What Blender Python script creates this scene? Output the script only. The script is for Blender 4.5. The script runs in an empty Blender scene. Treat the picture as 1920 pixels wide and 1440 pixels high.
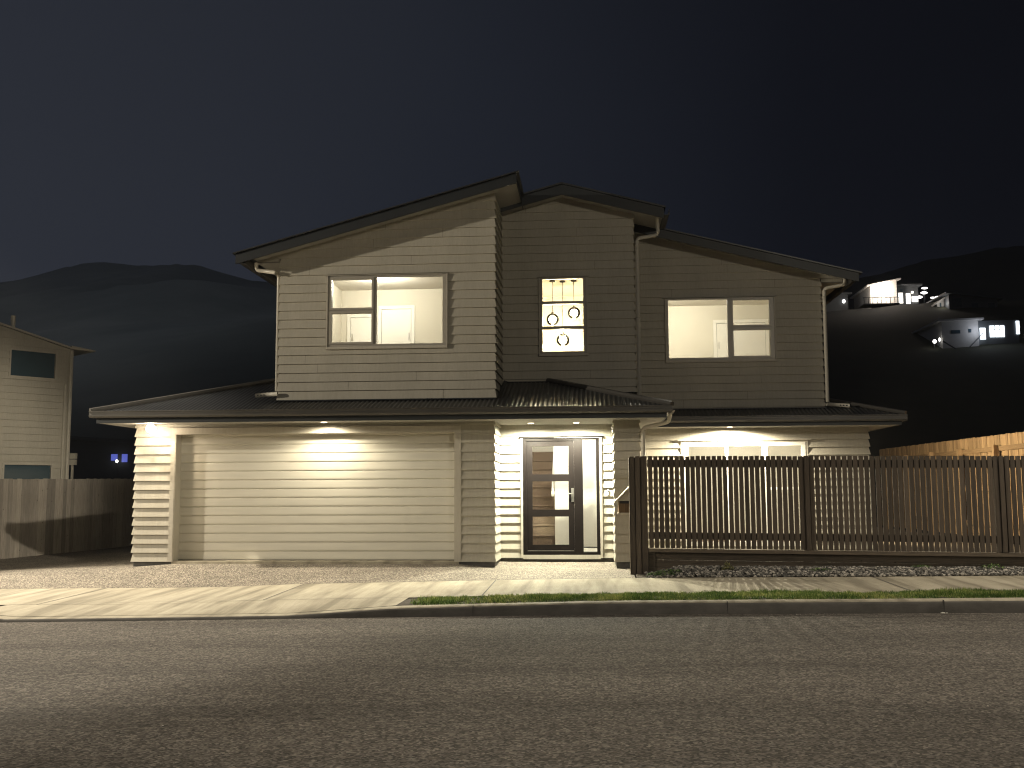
import bpy, math, random
import numpy as np
from mathutils import Vector, Matrix, noise as mn
random.seed(7)
rng = np.random.default_rng(7)
R = math.radians
scene = bpy.context.scene
col = scene.collection
interp = np.interp

# ------------------------------------------------------------------ helpers
def tag(o, label=None, cat=None, group=None, kind=None):
    if label: o['label'] = label
    if cat: o['category'] = cat
    if group: o['group'] = group
    if kind: o['kind'] = kind
    return o

def empty(name, loc, label=None, cat=None, group=None):
    o = bpy.data.objects.new(name, None)
    o.empty_display_size = 0.3
    col.objects.link(o)
    o.location = loc
    return tag(o, label, cat, group)

class MB:
    """collects polygons, becomes one mesh object"""
    def __init__(s):
        s.v = []; s.f = []; s.r = []; s.smooth = False
    def poly(s, pts, rnd=0.5):
        n = len(s.v); s.v.extend([tuple(p) for p in pts]); s.f.append(tuple(range(n, n + len(pts)))); s.r.append(rnd)
    def box(s, x0, x1, y0, y1, z0, z1, rnd=0.5):
        n = len(s.v)
        s.v += [(x0,y0,z0),(x1,y0,z0),(x1,y1,z0),(x0,y1,z0),(x0,y0,z1),(x1,y0,z1),(x1,y1,z1),(x0,y1,z1)]
        for q in ((0,3,2,1),(4,5,6,7),(0,1,5,4),(1,2,6,5),(2,3,7,6),(3,0,4,7)):
            s.f.append(tuple(n+i for i in q)); s.r.append(rnd)
    def prism(s, quad, vec, rnd=0.5):
        """extrude polygon quad (list of 3d points) by vec"""
        a = [Vector(p) for p in quad]; b = [p + Vector(vec) for p in a]; n = len(a)
        s.poly(a[::-1], rnd); s.poly(b, rnd)
        for i in range(n):
            j = (i+1) % n
            s.poly([a[i], a[j], b[j], b[i]], rnd)
    def obox(s, o, ux, uy, uz, rnd=0.5):
        """box from corner o with edge vectors"""
        o, ux, uy, uz = map(Vector, (o, ux, uy, uz))
        s.prism([o, o+ux, o+ux+uy, o+uy], uz, rnd)
    def tube(s, pts, r, seg=10, cap=True):
        pts = [Vector(p) for p in pts]
        rings = []
        for i, p in enumerate(pts):
            if i == 0: t = pts[1]-p
            elif i == len(pts)-1: t = p-pts[i-1]
            else: t = (pts[i+1]-p).normalized() + (p-pts[i-1]).normalized()
            t.normalize()
            a = Vector((0,0,1)) if abs(t.z) < .9 else Vector((0,1,0))
            u = t.cross(a).normalized(); w = t.cross(u).normalized()
            rr = r[i] if isinstance(r, (list, tuple)) else r
            n = len(s.v)
            for k in range(seg):
                an = 2*math.pi*k/seg
                s.v.append(tuple(p + u*math.cos(an)*rr + w*math.sin(an)*rr))
            rings.append(n)
        for a, b in zip(rings, rings[1:]):
            for k in range(seg):
                s.f.append((a+k, a+(k+1) % seg, b+(k+1) % seg, b+k)); s.r.append(.5)
        if cap:
            s.f.append(tuple(range(rings[0], rings[0]+seg))); s.r.append(.5)
            s.f.append(tuple(range(rings[-1], rings[-1]+seg))[::-1]); s.r.append(.5)
    def sphere(s, c, r, nu=20, nv=12):
        n = len(s.v)
        for i in range(nv+1):
            th = math.pi*i/nv
            for j in range(nu):
                ph = 2*math.pi*j/nu
                s.v.append((c[0]+r*math.sin(th)*math.cos(ph), c[1]+r*math.sin(th)*math.sin(ph), c[2]+r*math.cos(th)))
        for i in range(nv):
            for j in range(nu):
                s.f.append((n+i*nu+j, n+(i+1)*nu+j, n+(i+1)*nu+(j+1) % nu, n+i*nu+(j+1) % nu)); s.r.append(.5)
    def grid(s, xs, ys, fz):
        n = len(s.v); nx = len(xs)
        for y in ys:
            for x in xs: s.v.append((x, y, fz(x, y)))
        for j in range(len(ys)-1):
            for i in range(nx-1):
                s.f.append((n+j*nx+i, n+j*nx+i+1, n+(j+1)*nx+i+1, n+(j+1)*nx+i)); s.r.append(.5)
    def holed(s, u0, u1, z0, z1, holes, f, depth):
        """solid plate u0..u1 x z0..z1 with rectangular holes; f(u,d,z)->xyz, d from 0 to depth"""
        us = sorted({u0, u1, *[h[0] for h in holes], *[h[1] for h in holes]}); us = [u for u in us if u0 <= u <= u1]
        zs = sorted({z0, z1, *[h[2] for h in holes], *[h[3] for h in holes]}); zs = [z for z in zs if z0 <= z <= z1]
        def solid(i, j):
            if i < 0 or j < 0 or i >= len(us)-1 or j >= len(zs)-1: return False
            cu = (us[i]+us[i+1])/2; cz = (zs[j]+zs[j+1])/2
            return not any(h[0] < cu < h[1] and h[2] < cz < h[3] for h in holes)
        for i in range(len(us)-1):
            for j in range(len(zs)-1):
                if not solid(i, j): continue
                a, b, c, d = us[i], us[i+1], zs[j], zs[j+1]
                s.poly([f(a,0,c), f(b,0,c), f(b,0,d), f(a,0,d)])
                s.poly([f(a,depth,c), f(a,depth,d), f(b,depth,d), f(b,depth,c)])
                if not solid(i-1, j): s.poly([f(a,0,c), f(a,0,d), f(a,depth,d), f(a,depth,c)])
                if not solid(i+1, j): s.poly([f(b,0,c), f(b,depth,c), f(b,depth,d), f(b,0,d)])
                if not solid(i, j-1): s.poly([f(a,0,c), f(a,depth,c), f(b,depth,c), f(b,0,c)])
                if not solid(i, j+1): s.poly([f(a,0,d), f(b,0,d), f(b,depth,d), f(a,depth,d)])
    def build(s, name, mat, parent=None, smooth=False, rnd=False, bevel=0):
        me = bpy.data.meshes.new(name)
        me.from_pydata(s.v, [], s.f)
        me.update()
        if rnd:
            at = me.attributes.new('rnd', 'FLOAT', 'FACE'); at.data.foreach_set('value', np.array(s.r, dtype=np.float32))
        me.materials.append(mat)
        if smooth: me.polygons.foreach_set('use_smooth', [True]*len(me.polygons))
        o = bpy.data.objects.new(name, me); col.objects.link(o)
        if bevel:
            m = o.modifiers.new('edge', 'BEVEL'); m.width = bevel; m.segments = 1; m.limit_method = 'ANGLE'; m.angle_limit = R(40)
        if parent is not None:
            o.parent = parent
            if parent.type == 'EMPTY': o.matrix_parent_inverse = Matrix.Translation(parent.location).inverted()
        return o

def lampobj(name, typ, loc, power, color, target=None, parent=None, **kw):
    l = bpy.data.lights.new(name, typ); l.energy = power; l.color = color
    for k, v in kw.items(): setattr(l, k, v)
    o = bpy.data.objects.new(name, l); col.objects.link(o); o.location = loc
    if target is not None:
        d = Vector(target)-Vector(loc); o.rotation_euler = d.to_track_quat('-Z', 'Y').to_euler()
    return o

# ------------------------------------------------------------------ materials
def newmat(name):
    m = bpy.data.materials.new(name); m.use_nodes = True
    nt = m.node_tree; b = nt.nodes['Principled BSDF']
    return m, nt, b
def N(nt, t, **kw):
    n = nt.nodes.new(t)
    for k, v in kw.items(): setattr(n, k, v)
    return n
def L(nt, a, b): nt.links.new(a, b)
def noise(nt, scale=(1,1,1), s=5, det=4, rough=.6, coord=None):
    tc = N(nt, 'ShaderNodeTexCoord'); mp = N(nt, 'ShaderNodeMapping'); mp.inputs['Scale'].default_value = scale
    L(nt, tc.outputs['Object'], mp.inputs['Vector'])
    n = N(nt, 'ShaderNodeTexNoise'); n.inputs['Scale'].default_value = s; n.inputs['Detail'].default_value = det; n.inputs['Roughness'].default_value = rough
    L(nt, mp.outputs['Vector'], n.inputs['Vector'])
    return n
def ramp(nt, src, stops):
    r = N(nt, 'ShaderNodeValToRGB')
    while len(r.color_ramp.elements) < len(stops): r.color_ramp.elements.new(.5)
    for e, (p, c) in zip(r.color_ramp.elements, stops):
        e.position = p; e.color = (*c, 1) if len(c) == 3 else c
    L(nt, src, r.inputs['Fac']); return r
def bump(nt, b, src, strength=.3, dist=.01):
    bp = N(nt, 'ShaderNodeBump'); bp.inputs['Strength'].default_value = strength; bp.inputs['Distance'].default_value = dist
    L(nt, src, bp.inputs['Height']); L(nt, bp.outputs['Normal'], b.inputs['Normal']); return bp
def plain(name, c, rough=.6, metal=0, var=.12, s=3, spec=.5, bmp=0):
    m, nt, b = newmat(name)
    n = noise(nt, s=s, det=5)
    lo = tuple(x*(1-var) for x in c); hi = tuple(min(1, x*(1+var)) for x in c)
    r = ramp(nt, n.outputs['Fac'], [(.3, lo), (.7, hi)])
    L(nt, r.outputs['Color'], b.inputs['Base Color'])
    b.inputs['Roughness'].default_value = rough; b.inputs['Metallic'].default_value = metal
    b.inputs['Specular IOR Level'].default_value = spec
    if bmp:
        n2 = noise(nt, s=s*30, det=3); bump(nt, b, n2.outputs['Fac'], bmp, .003)
    return m
def mixc(nt, f, a, b_, mode='MIX'):
    m = N(nt, 'ShaderNodeMix', data_type='RGBA', blend_type=mode)
    if isinstance(f, (int, float)): m.inputs[0].default_value = f
    else: L(nt, f, m.inputs[0])
    for i, x in ((6, a), (7, b_)):
        if isinstance(x, tuple): m.inputs[i].default_value = (*x, 1)
        else: L(nt, x, m.inputs[i])
    return m.outputs[2]
def timber(name, dark, light, axis='z', spread=.5, rough=.8, knots=True):
    m, nt, b = newmat(name)
    sc = {'z': (1,1,.06), 'x': (.06,1,1), 'y': (1,.06,1)}[axis]
    n = noise(nt, scale=sc, s=55, det=6, rough=.7)
    r = ramp(nt, n.outputs['Fac'], [(.3, dark), (.7, light)])
    at = N(nt, 'ShaderNodeAttribute', attribute_name='rnd')
    rr = ramp(nt, at.outputs['Fac'], [(0, (1-spread,)*3), (1, (1+spread*.6, 1+spread*.55, 1+spread*.5))])
    c = mixc(nt, 1.0, r.outputs['Color'], rr.outputs['Color'], 'MULTIPLY')
    if knots:
        tc = N(nt, 'ShaderNodeTexCoord'); v = N(nt, 'ShaderNodeTexVoronoi'); v.inputs['Scale'].default_value = 4.5
        mp = N(nt, 'ShaderNodeMapping'); mp.inputs['Scale'].default_value = {'z': (1.6,1.6,1), 'x': (1,1.6,1.6), 'y': (1.6,1,1.6)}[axis]
        L(nt, tc.outputs['Object'], mp.inputs[0]); L(nt, mp.outputs[0], v.inputs['Vector'])
        k = ramp(nt, v.outputs['Distance'], [(.03, (.25,.22,.2)), (.1, (1,1,1))])
        c = mixc(nt, 1.0, c, k.outputs['Color'], 'MULTIPLY')
    L(nt, c, b.inputs['Base Color']); b.inputs['Roughness'].default_value = rough
    b.inputs['Specular IOR Level'].default_value = .25
    bump(nt, b, n.outputs['Fac'], .5, .004)
    return m
def emit(name, c, s):
    m, nt, b = newmat(name)
    b.inputs['Base Color'].default_value = (*[x*.5 for x in c], 1)
    b.inputs['Emission Color'].default_value = (*c, 1); b.inputs['Emission Strength'].default_value = s
    return m

M = {}
# weatherboard paint: slight weathering, vertical dirt runs
def cladding(name, c, var=.07):
    m, nt, b = newmat(name)
    n1 = noise(nt, scale=(1,1,.25), s=2.2, det=6, rough=.65)
    n2 = noise(nt, scale=(1,1,.12), s=28, det=4)
    r1 = ramp(nt, n1.outputs['Fac'], [(.3, tuple(x*(1-var) for x in c)), (.7, tuple(x*(1+var) for x in c))])
    r2 = ramp(nt, n2.outputs['Fac'], [(.35, (.93,.92,.9)), (.6, (1,1,1))])
    L(nt, mixc(nt, 1.0, r1.outputs['Color'], r2.outputs['Color'], 'MULTIPLY'), b.inputs['Base Color'])
    b.inputs['Roughness'].default_value = .55; b.inputs['Specular IOR Level'].default_value = .3
    n3 = noise(nt, scale=(.3,.3,1), s=90, det=3); bump(nt, b, n3.outputs['Fac'], .12, .002)
    return m
M['clad'] = cladding('weatherboard_paint', (.43,.405,.345))
M['trim'] = cladding('trim_paint', (.47,.44,.38), .04)
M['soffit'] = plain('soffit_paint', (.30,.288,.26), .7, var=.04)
M['frame'] = plain('window_aluminium', (.36,.335,.29), .4, var=.04, metal=.0)
M['white'] = plain('interior_white', (.78,.76,.7), .6, var=.03)
M['wallint'] = plain('interior_wall_paint', (.62,.585,.5), .8, var=.02)
M['ceilint'] = plain('interior_ceiling_paint', (.8,.76,.68), .85, var=.02)
M['carpet'] = plain('brown_carpet', (.17,.125,.09), .95, var=.35, s=60, bmp=.6)
M['doorframe'] = plain('dark_door_aluminium', (.008,.006,.0055), .5, var=.15, spec=.12)
M['roof'] = plain('charcoal_roofing', (.05,.052,.055), .38, metal=.3, var=.15, s=2)
M['fascia'] = plain('charcoal_fascia', (.022,.025,.028), .5, var=.1)
M['gutter'] = plain('bronze_gutter', (.060,.056,.051), .4, var=.1)
M['pipe'] = plain('beige_pvc', (.50,.47,.40), .4, var=.06)
M['steel'] = plain('brushed_steel', (.6,.58,.55), .3, metal=.9, var=.05)
M['joint'] = plain('board_joint', (.16,.15,.125), .7)
M['black'] = plain('black_gap', (.012,.012,.012), .8)
M['plinth'] = plain('foundation_plaster', (.09,.085,.08), .9, var=.25, s=9)
M['palewood'] = plain('handrail_wood', (.6,.52,.38), .5, var=.08)

def garage_mat():
    m, nt, b = newmat('garage_door_steel')
    n = noise(nt, scale=(.12,1,1.5), s=9, det=5, rough=.6)
    r = ramp(nt, n.outputs['Fac'], [(.3, (.56,.54,.475)), (.7, (.63,.605,.53))])
    L(nt, r.outputs['Color'], b.inputs['Base Color'])
    b.inputs['Roughness'].default_value = .36; b.inputs['Specular IOR Level'].default_value = .5
    n2 = noise(nt, scale=(.25,1,2), s=14, det=3); bump(nt, b, n2.outputs['Fac'], .10, .006)
    return m
M['garage'] = garage_mat()

def glass_mat():
    m, nt, b = newmat('window_glass')
    nt.nodes.remove(b)
    out = [n for n in nt.nodes if n.type == 'OUTPUT_MATERIAL'][0]
    t = N(nt, 'ShaderNodeBsdfTransparent'); t.inputs[0].default_value = (.94,.95,.93,1)
    g = N(nt, 'ShaderNodeBsdfGlossy'); g.inputs['Roughness'].default_value = .02
    fr = N(nt, 'ShaderNodeFresnel'); fr.inputs[0].default_value = 1.45
    mx = N(nt, 'ShaderNodeMixShader'); L(nt, fr.outputs[0], mx.inputs[0]); L(nt, t.outputs[0], mx.inputs[1]); L(nt, g.outputs[0], mx.inputs[2])
    L(nt, mx.outputs[0], out.inputs[0])
    return m
M['glass'] = glass_mat()

def asphalt():
    m, nt, b = newmat('chip_seal_asphalt')
    tc = N(nt, 'ShaderNodeTexCoord')
    v = N(nt, 'ShaderNodeTexVoronoi'); v.inputs['Scale'].default_value = 62; L(nt, tc.outputs['Object'], v.inputs['Vector'])
    v2 = N(nt, 'ShaderNodeTexVoronoi'); v2.inputs['Scale'].default_value = 23; L(nt, tc.outputs['Object'], v2.inputs['Vector'])
    r = ramp(nt, v.outputs['Color'], [(.1, (.050,.046,.042)), (.5, (.116,.103,.092)), (.9, (.245,.224,.204))])
    r2 = ramp(nt, v2.outputs['Color'], [(.2, (.84,.84,.84)), (.9, (1.14,1.12,1.09))])
    c = mixc(nt, 1.0, r.outputs['Color'], r2.outputs['Color'], 'MULTIPLY')
    n = noise(nt, scale=(.22,1,1), s=1.5, det=6, rough=.65)
    big = ramp(nt, n.outputs['Fac'], [(.3, (.78,.77,.76)), (.7, (1.15,1.15,1.15))])
    c = mixc(nt, 1.0, c, big.outputs['Color'], 'MULTIPLY')
    n4 = noise(nt, s=13, det=5, rough=.75)
    mott = ramp(nt, n4.outputs['Fac'], [(.3, (.72,.72,.72)), (.7, (1.22,1.21,1.2))])
    c = mixc(nt, 1.0, c, mott.outputs['Color'], 'MULTIPLY')
    wt = N(nt, 'ShaderNodeTexWave', wave_type='BANDS', bands_direction='Y'); wt.inputs['Scale'].default_value = .19; wt.inputs['Distortion'].default_value = 1.2; wt.inputs['Detail'].default_value = 3; wt.inputs['Detail Scale'].default_value = .6
    L(nt, tc.outputs['Object'], wt.inputs['Vector']); wr = ramp(nt, wt.outputs['Fac'], [(.1, (.95,.95,.95)), (.8, (1.06,1.06,1.06))])
    c = mixc(nt, 1.0, c, wr.outputs['Color'], 'MULTIPLY')
    ol = noise(nt, s=.9, det=7, rough=.75); oi = ramp(nt, ol.outputs['Fac'], [(.66, (1,1,1)), (.74, (.66,.65,.64))])
    c = mixc(nt, 1.0, c, oi.outputs['Color'], 'MULTIPLY')
    # darker, coarser half of the road beyond the paving seam
    sx = N(nt, 'ShaderNodeSeparateXYZ'); L(nt, tc.outputs['Object'], sx.inputs[0])
    nn = noise(nt, s=2.5, det=3)
    ad = N(nt, 'ShaderNodeMath', operation='MULTIPLY_ADD'); L(nt, nn.outputs['Fac'], ad.inputs[0]); ad.inputs[1].default_value = .12; L(nt, sx.outputs['Y'], ad.inputs[2])
    mr = N(nt, 'ShaderNodeMapRange'); mr.inputs[1].default_value = -9.76; mr.inputs[2].default_value = -9.68; L(nt, ad.outputs[0], mr.inputs[0])
    c = mixc(nt, mr.outputs[0], mixc(nt, 1.0, c, (.80,.80,.80), 'MULTIPLY'), c)
    # tar crack stains near the kerb
    n3 = noise(nt, scale=(.22,2.2,1), s=3.2, det=5, rough=.7)
    st = ramp(nt, n3.outputs['Fac'], [(.54, (1,1,1)), (.62, (.5,.5,.5))])
    near = N(nt, 'ShaderNodeMapRange'); near.inputs[1].default_value = -6.4; near.inputs[2].default_value = -5.2; L(nt, sx.outputs['Y'], near.inputs[0])
    rt = N(nt, 'ShaderNodeMapRange'); rt.inputs[1].default_value = 0; rt.inputs[2].default_value = 2.5; L(nt, sx.outputs['X'], rt.inputs[0])
    mm = N(nt, 'ShaderNodeMath', operation='MULTIPLY'); L(nt, near.outputs[0], mm.inputs[0]); L(nt, rt.outputs[0], mm.inputs[1])
    c = mixc(nt, mm.outputs[0], c, mixc(nt, 1.0, c, st.outputs['Color'], 'MULTIPLY'))
    L(nt, c, b.inputs['Base Color']); b.inputs['Roughness'].default_value = .9; b.inputs['Specular IOR Level'].default_value = .25
    bump(nt, b, v.outputs['Distance'], .7, .008)
    return m
M['asphalt'] = asphalt()

def concrete_path():
    m, nt, b = newmat('broomed_concrete')
    band = noise(nt, scale=(1,.09,1), s=4.6, det=2, rough=.5)
    fine = noise(nt, scale=(1,.06,1), s=60, det=3)
    blot = noise(nt, s=1.3, det=6, rough=.65)
    r = ramp(nt, band.outputs['Fac'], [(.36, (.25,.225,.175)), (.48, (.36,.325,.255)), (.62, (.43,.39,.31))])
    r2 = ramp(nt, blot.outputs['Fac'], [(.3, (.86,.85,.83)), (.7, (1.1,1.1,1.1))])
    r3 = ramp(nt, fine.outputs['Fac'], [(.3, (.9,.9,.9)), (.7, (1.08,1.08,1.08))])
    c = mixc(nt, 1.0, r.outputs['Color'], r2.outputs['Color'], 'MULTIPLY'); c = mixc(nt, 1.0, c, r3.outputs['Color'], 'MULTIPLY')
    L(nt, c, b.inputs['Base Color']); b.inputs['Roughness'].default_value = .85; b.inputs['Specular IOR Level'].default_value = .3
    bump(nt, b, band.outputs['Fac'], .6, .03)
    return m
M['path'] = concrete_path()
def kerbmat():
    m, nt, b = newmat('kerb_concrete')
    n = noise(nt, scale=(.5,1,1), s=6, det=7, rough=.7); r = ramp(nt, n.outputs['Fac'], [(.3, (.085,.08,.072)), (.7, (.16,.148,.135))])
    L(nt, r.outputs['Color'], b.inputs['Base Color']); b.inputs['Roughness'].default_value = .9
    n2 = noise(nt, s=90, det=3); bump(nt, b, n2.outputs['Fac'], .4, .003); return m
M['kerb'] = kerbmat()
def aggregate():
    m, nt, b = newmat('exposed_aggregate')
    tc = N(nt, 'ShaderNodeTexCoord')
    v = N(nt, 'ShaderNodeTexVoronoi'); v.inputs['Scale'].default_value = 70; L(nt, tc.outputs['Object'], v.inputs['Vector'])
    r = ramp(nt, v.outputs['Color'], [(.1, (.05,.042,.034)), (.5, (.175,.15,.122)), (.9, (.46,.41,.33))])
    n = noise(nt, scale=(.35,1,1), s=3, det=6, rough=.7); r2 = ramp(nt, n.outputs['Fac'], [(.3, (.72,.72,.72)), (.7, (1.2,1.2,1.2))])
    L(nt, mixc(nt, 1.0, r.outputs['Color'], r2.outputs['Color'], 'MULTIPLY'), b.inputs['Base Color'])
    b.inputs['Roughness'].default_value = .85
    n3 = noise(nt, scale=(.5,1,1), s=14, det=4, rough=.8)
    bump(nt, b, n3.outputs['Fac'], .6, .03); return m
M['agg'] = aggregate()
M['dirt'] = plain('garden_soil', (.06,.048,.035), .95, var=.5, s=25, bmp=.8)
M['yard'] = plain('yard_gravel', (.2,.18,.15), .95, var=.3, s=20)
M['pal'] = timber('weathered_paling', (.26,.235,.205), (.46,.42,.37), spread=.3)
M['pal2'] = timber('new_pine_paling', (.30,.21,.12), (.52,.38,.23), spread=.3)
M['rail2'] = timber('pine_rail', (.26,.18,.10), (.42,.30,.18), axis='y', spread=.2)
M['slat'] = timber('stained_slat', (.058,.046,.036), (.104,.083,.065), spread=.28, knots=False)
M['ret'] = timber('retaining_board', (.06,.05,.04), (.14,.112,.085), axis='x', spread=.3)
M['lbwood'] = timber('letterbox_cedar', (.10,.065,.035), (.22,.14,.075), spread=.1, knots=False)
def stonemat():
    m, nt, b = newmat('river_gravel')
    at = N(nt, 'ShaderNodeAttribute', attribute_name='rnd')
    r = ramp(nt, at.outputs['Fac'], [(0, (.045,.043,.04)), (.5, (.17,.16,.145)), (1, (.50,.46,.41))])
    L(nt, r.outputs['Color'], b.inputs['Base Color']); b.inputs['Roughness'].default_value = .8; return m
M['stone'] = stonemat()
def leafmat(name, lo, mid, hi):
    m, nt, b = newmat(name)
    at = N(nt, 'ShaderNodeAttribute', attribute_name='rnd')
    r = ramp(nt, at.outputs['Fac'], [(0, lo), (.5, mid), (1, hi)])
    L(nt, r.outputs['Color'], b.inputs['Base Color']); b.inputs['Roughness'].default_value = .6
    b.inputs['Specular IOR Level'].default_value = .3
    return m
M['grass'] = leafmat('grass_blades', (.05,.11,.02), (.18,.29,.06), (.58,.58,.22))
M['weed'] = leafmat('weed_leaves', (.05,.10,.03), (.10,.18,.05), (.22,.30,.10))
M['weedy'] = leafmat('dry_weed_leaves', (.12,.13,.04), (.22,.22,.08), (.34,.32,.14))
def hillmat():
    m, nt, b = newmat('hill_bush')
    n = noise(nt, s=.03, det=8, rough=.7); r = ramp(nt, n.outputs['Fac'], [(.35, (.006,.009,.005)), (.65, (.03,.032,.016))])
    tc = N(nt, 'ShaderNodeTexCoord'); sx = N(nt, 'ShaderNodeSeparateXYZ'); L(nt, tc.outputs['Object'], sx.inputs[0])
    mr = N(nt, 'ShaderNodeMapRange'); mr.inputs[1].default_value = 10; mr.inputs[2].default_value = -70; L(nt, sx.outputs['X'], mr.inputs[0])
    veil_tone = ramp(nt, n.outputs['Fac'], [(.3, (.10,.11,.10)), (.7, (.17,.175,.155))])  # left slope coloured paler, veiling glare put into the colour
    L(nt, mixc(nt, mr.outputs[0], r.outputs['Color'], veil_tone.outputs['Color']), b.inputs['Base Color']); b.inputs['Roughness'].default_value = 1; return m
M['hill'] = hillmat()
M['farwall'] = plain('far_house_paint', (.45,.44,.42), .7, var=.05)
M['fardark'] = plain('far_house_dark_paint', (.10,.11,.12), .7, var=.05)
M['tan'] = plain('dark_glass', (.045,.075,.095), .08, var=.05)
M['em_warm'] = emit('lamp_warm', (1,.86,.66), 60)
M['em_soft'] = emit('downlight_diffuser', (1,.88,.68), 14)
M['em_bulb'] = emit('bulb_glow', (1,.84,.58), 30)
M['em_win'] = emit('lit_window_white', (1,.95,.85), 3.0)
M['em_cool'] = emit('lit_window_cool', (.85,.93,1), 3.2)
M['em_blue'] = emit('lit_window_blue', (.16,.2,.8), .55)
M['em_dot'] = emit('distant_lamp', (1,.97,.92), 5)

# ------------------------------------------------------------------ wall builder
def clip(poly, outline):
    """Sutherland-Hodgman, convex CCW outline"""
    out = poly
    n = len(outline)
    for i in range(n):
        a = outline[i]; b = outline[(i+1) % n]
        ex, ez = b[0]-a[0], b[1]-a[1]
        def side(p): return ex*(p[1]-a[1]) - ez*(p[0]-a[0])
        inp = out; out = []
        for k in range(len(inp)):
            p, q = inp[k], inp[(k+1) % len(inp)]
            sp, sq = side(p), side(q)
            if sp >= -1e-9: out.append(p)
            if (sp > 1e-9 and sq < -1e-9) or (sp < -1e-9 and sq > 1e-9):
                t = sp/(sp-sq); out.append((p[0]+(q[0]-p[0])*t, p[1]+(q[1]-p[1])*t))
        if len(out) < 3: return []
    return out
def clad_wall(name, parent, f, outline, zb, pitch, holes=(), lip=.028, mitL=True, mitR=True, mat=None):
    """f(u, d, z): d is outward distance from the wall line"""
    mb = MB(); jr = random.Random(len(name)+int(zb*100)+len(outline))
    us = [p[0] for p in outline]; zs = [p[1] for p in outline]
    u0, u1, zmin, zmax = min(us), max(us), min(zs), max(zs)
    k0 = math.floor((zmin-zb)/pitch + 1e-6); k1 = math.ceil((zmax-zb)/pitch)
    for k in range(k0, k1):
        a = zb+k*pitch; b = a+pitch
        cuts = sorted({max(a, zmin), min(b, zmax), *[z for h in holes for z in (h[2], h[3]) if max(a, zmin) < z < min(b, zmax)]})
        for za, zc in zip(cuts, cuts[1:]):
            if zc-za < 1e-5: continue
            zm = (za+zc)/2
            segs = [(u0, u1)]
            for h in holes:
                if h[2] < zm < h[3]:
                    ns = []
                    for s0, s1 in segs:
                        if h[1] <= s0 or h[0] >= s1: ns.append((s0, s1)); continue
                        if h[0] > s0: ns.append((s0, h[0]))
                        if h[1] < s1: ns.append((h[1], s1))
                    segs = ns
            for s0, s1 in segs:
                pg = clip([(s0, za), (s1, za), (s1, zc), (s0, zc)], outline)
                if len(pg) < 3: continue
                def P(u, z, d=None):
                    o = .002 + lip*(1-(z-a)/pitch) if d is None else d
                    uu = u
                    if mitL and abs(u-u0) < 1e-6: uu = u-o
                    if mitR and abs(u-u1) < 1e-6: uu = u+o
                    return f(uu, o, z)
                mb.poly([P(u, z) for u, z in pg])
                if s1-s0 > 2.2 and abs(za-a) < 1e-6 and abs(zc-b) < 1e-6:
                    ju = s0+(s1-s0)*jr.uniform(.12,.88)
                    if min(p[0] for p in pg) < ju < max(p[0] for p in pg)-.3 and len(pg) == 4:
                        mb.poly([f(ju-.0022, .0035+lip, za), f(ju+.0022, .0035+lip, za), f(ju+.0022, .0035, zc), f(ju-.0022, .0035, zc)], 9)
                if abs(za-a) < 1e-6:
                    bot = [p for p in pg if abs(p[1]-za) < 1e-6]
                    if len(bot) >= 2:
                        ua, ub = min(p[0] for p in bot), max(p[0] for p in bot)
                        mb.poly([P(ua, za), f(ua, -.002, za), f(ub, -.002, za), P(ub, za)])
    o = mb.build(name, mat or M['clad'], parent); o.data.materials.append(M['joint'])
    for p_, q_ in zip(o.data.polygons, mb.r):
        if q_ == 9: p_.material_index = 1
    return o
def front(Y): return lambda u, d, z: (u, Y-d, z)

# ------------------------------------------------------------------ street levels (metres, z=0 is the foot of the cladding)
def zr(x): return float(interp(x, [-60,-9,-7.3,-5,-3.6,-1,.5,3.5,5,60], [-1.3,-.46,-.435,-.398,-.371,-.326,-.303,-.28,-.266,.4]))
def zf(x): return float(interp(x, [-60,-9.2,-5.8,-4.5,-1.2,.7,4.4,6.2,60], [-1.2,-.326,-.294,-.243,-.173,-.142,-.118,-.10,.5]))
def kh(x): return float(interp(x, [-60,-8.1,-7.3,-3.7,-2.42,0,5,60], [.13,.125,.04,.04,.113,.14,.15,.15]))
def kt(x): return zr(x)+kh(x)
g0x = [-60,-13.2,-9.2,-7.74,-7.05,-2.2,-1.62,.6,1.2,60]; g0z = [-.9,-.27,-.125,-.085,-.035,-.035,-.10,-.107,-.07,.3]
def g0(x): return float(interp(x, g0x, g0z))
def lin(a, b, n): return [a+(b-a)*i/n for i in range(n+1)]
XS = lin(-60,-14,12)[:-1] + lin(-14,9,92) + lin(9,60,12)[1:]
def part_xs(a, b): return [a]+[x for x in XS if a < x < b]+[b]

g = MB()
def crown(x, y): return zr(x) + .075*(1-math.cos(min(abs(y+4.5), 8)/8*math.pi))/2
g.grid(XS, [-60,-30,-22,-18,-15,-13,-11.5,-10.5,-9.7,-9,-8,-7,-6,-5.2,-4.85,-4.5], crown)
tag(g.build('road', M['asphalt'], smooth=True), kind='structure')
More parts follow.
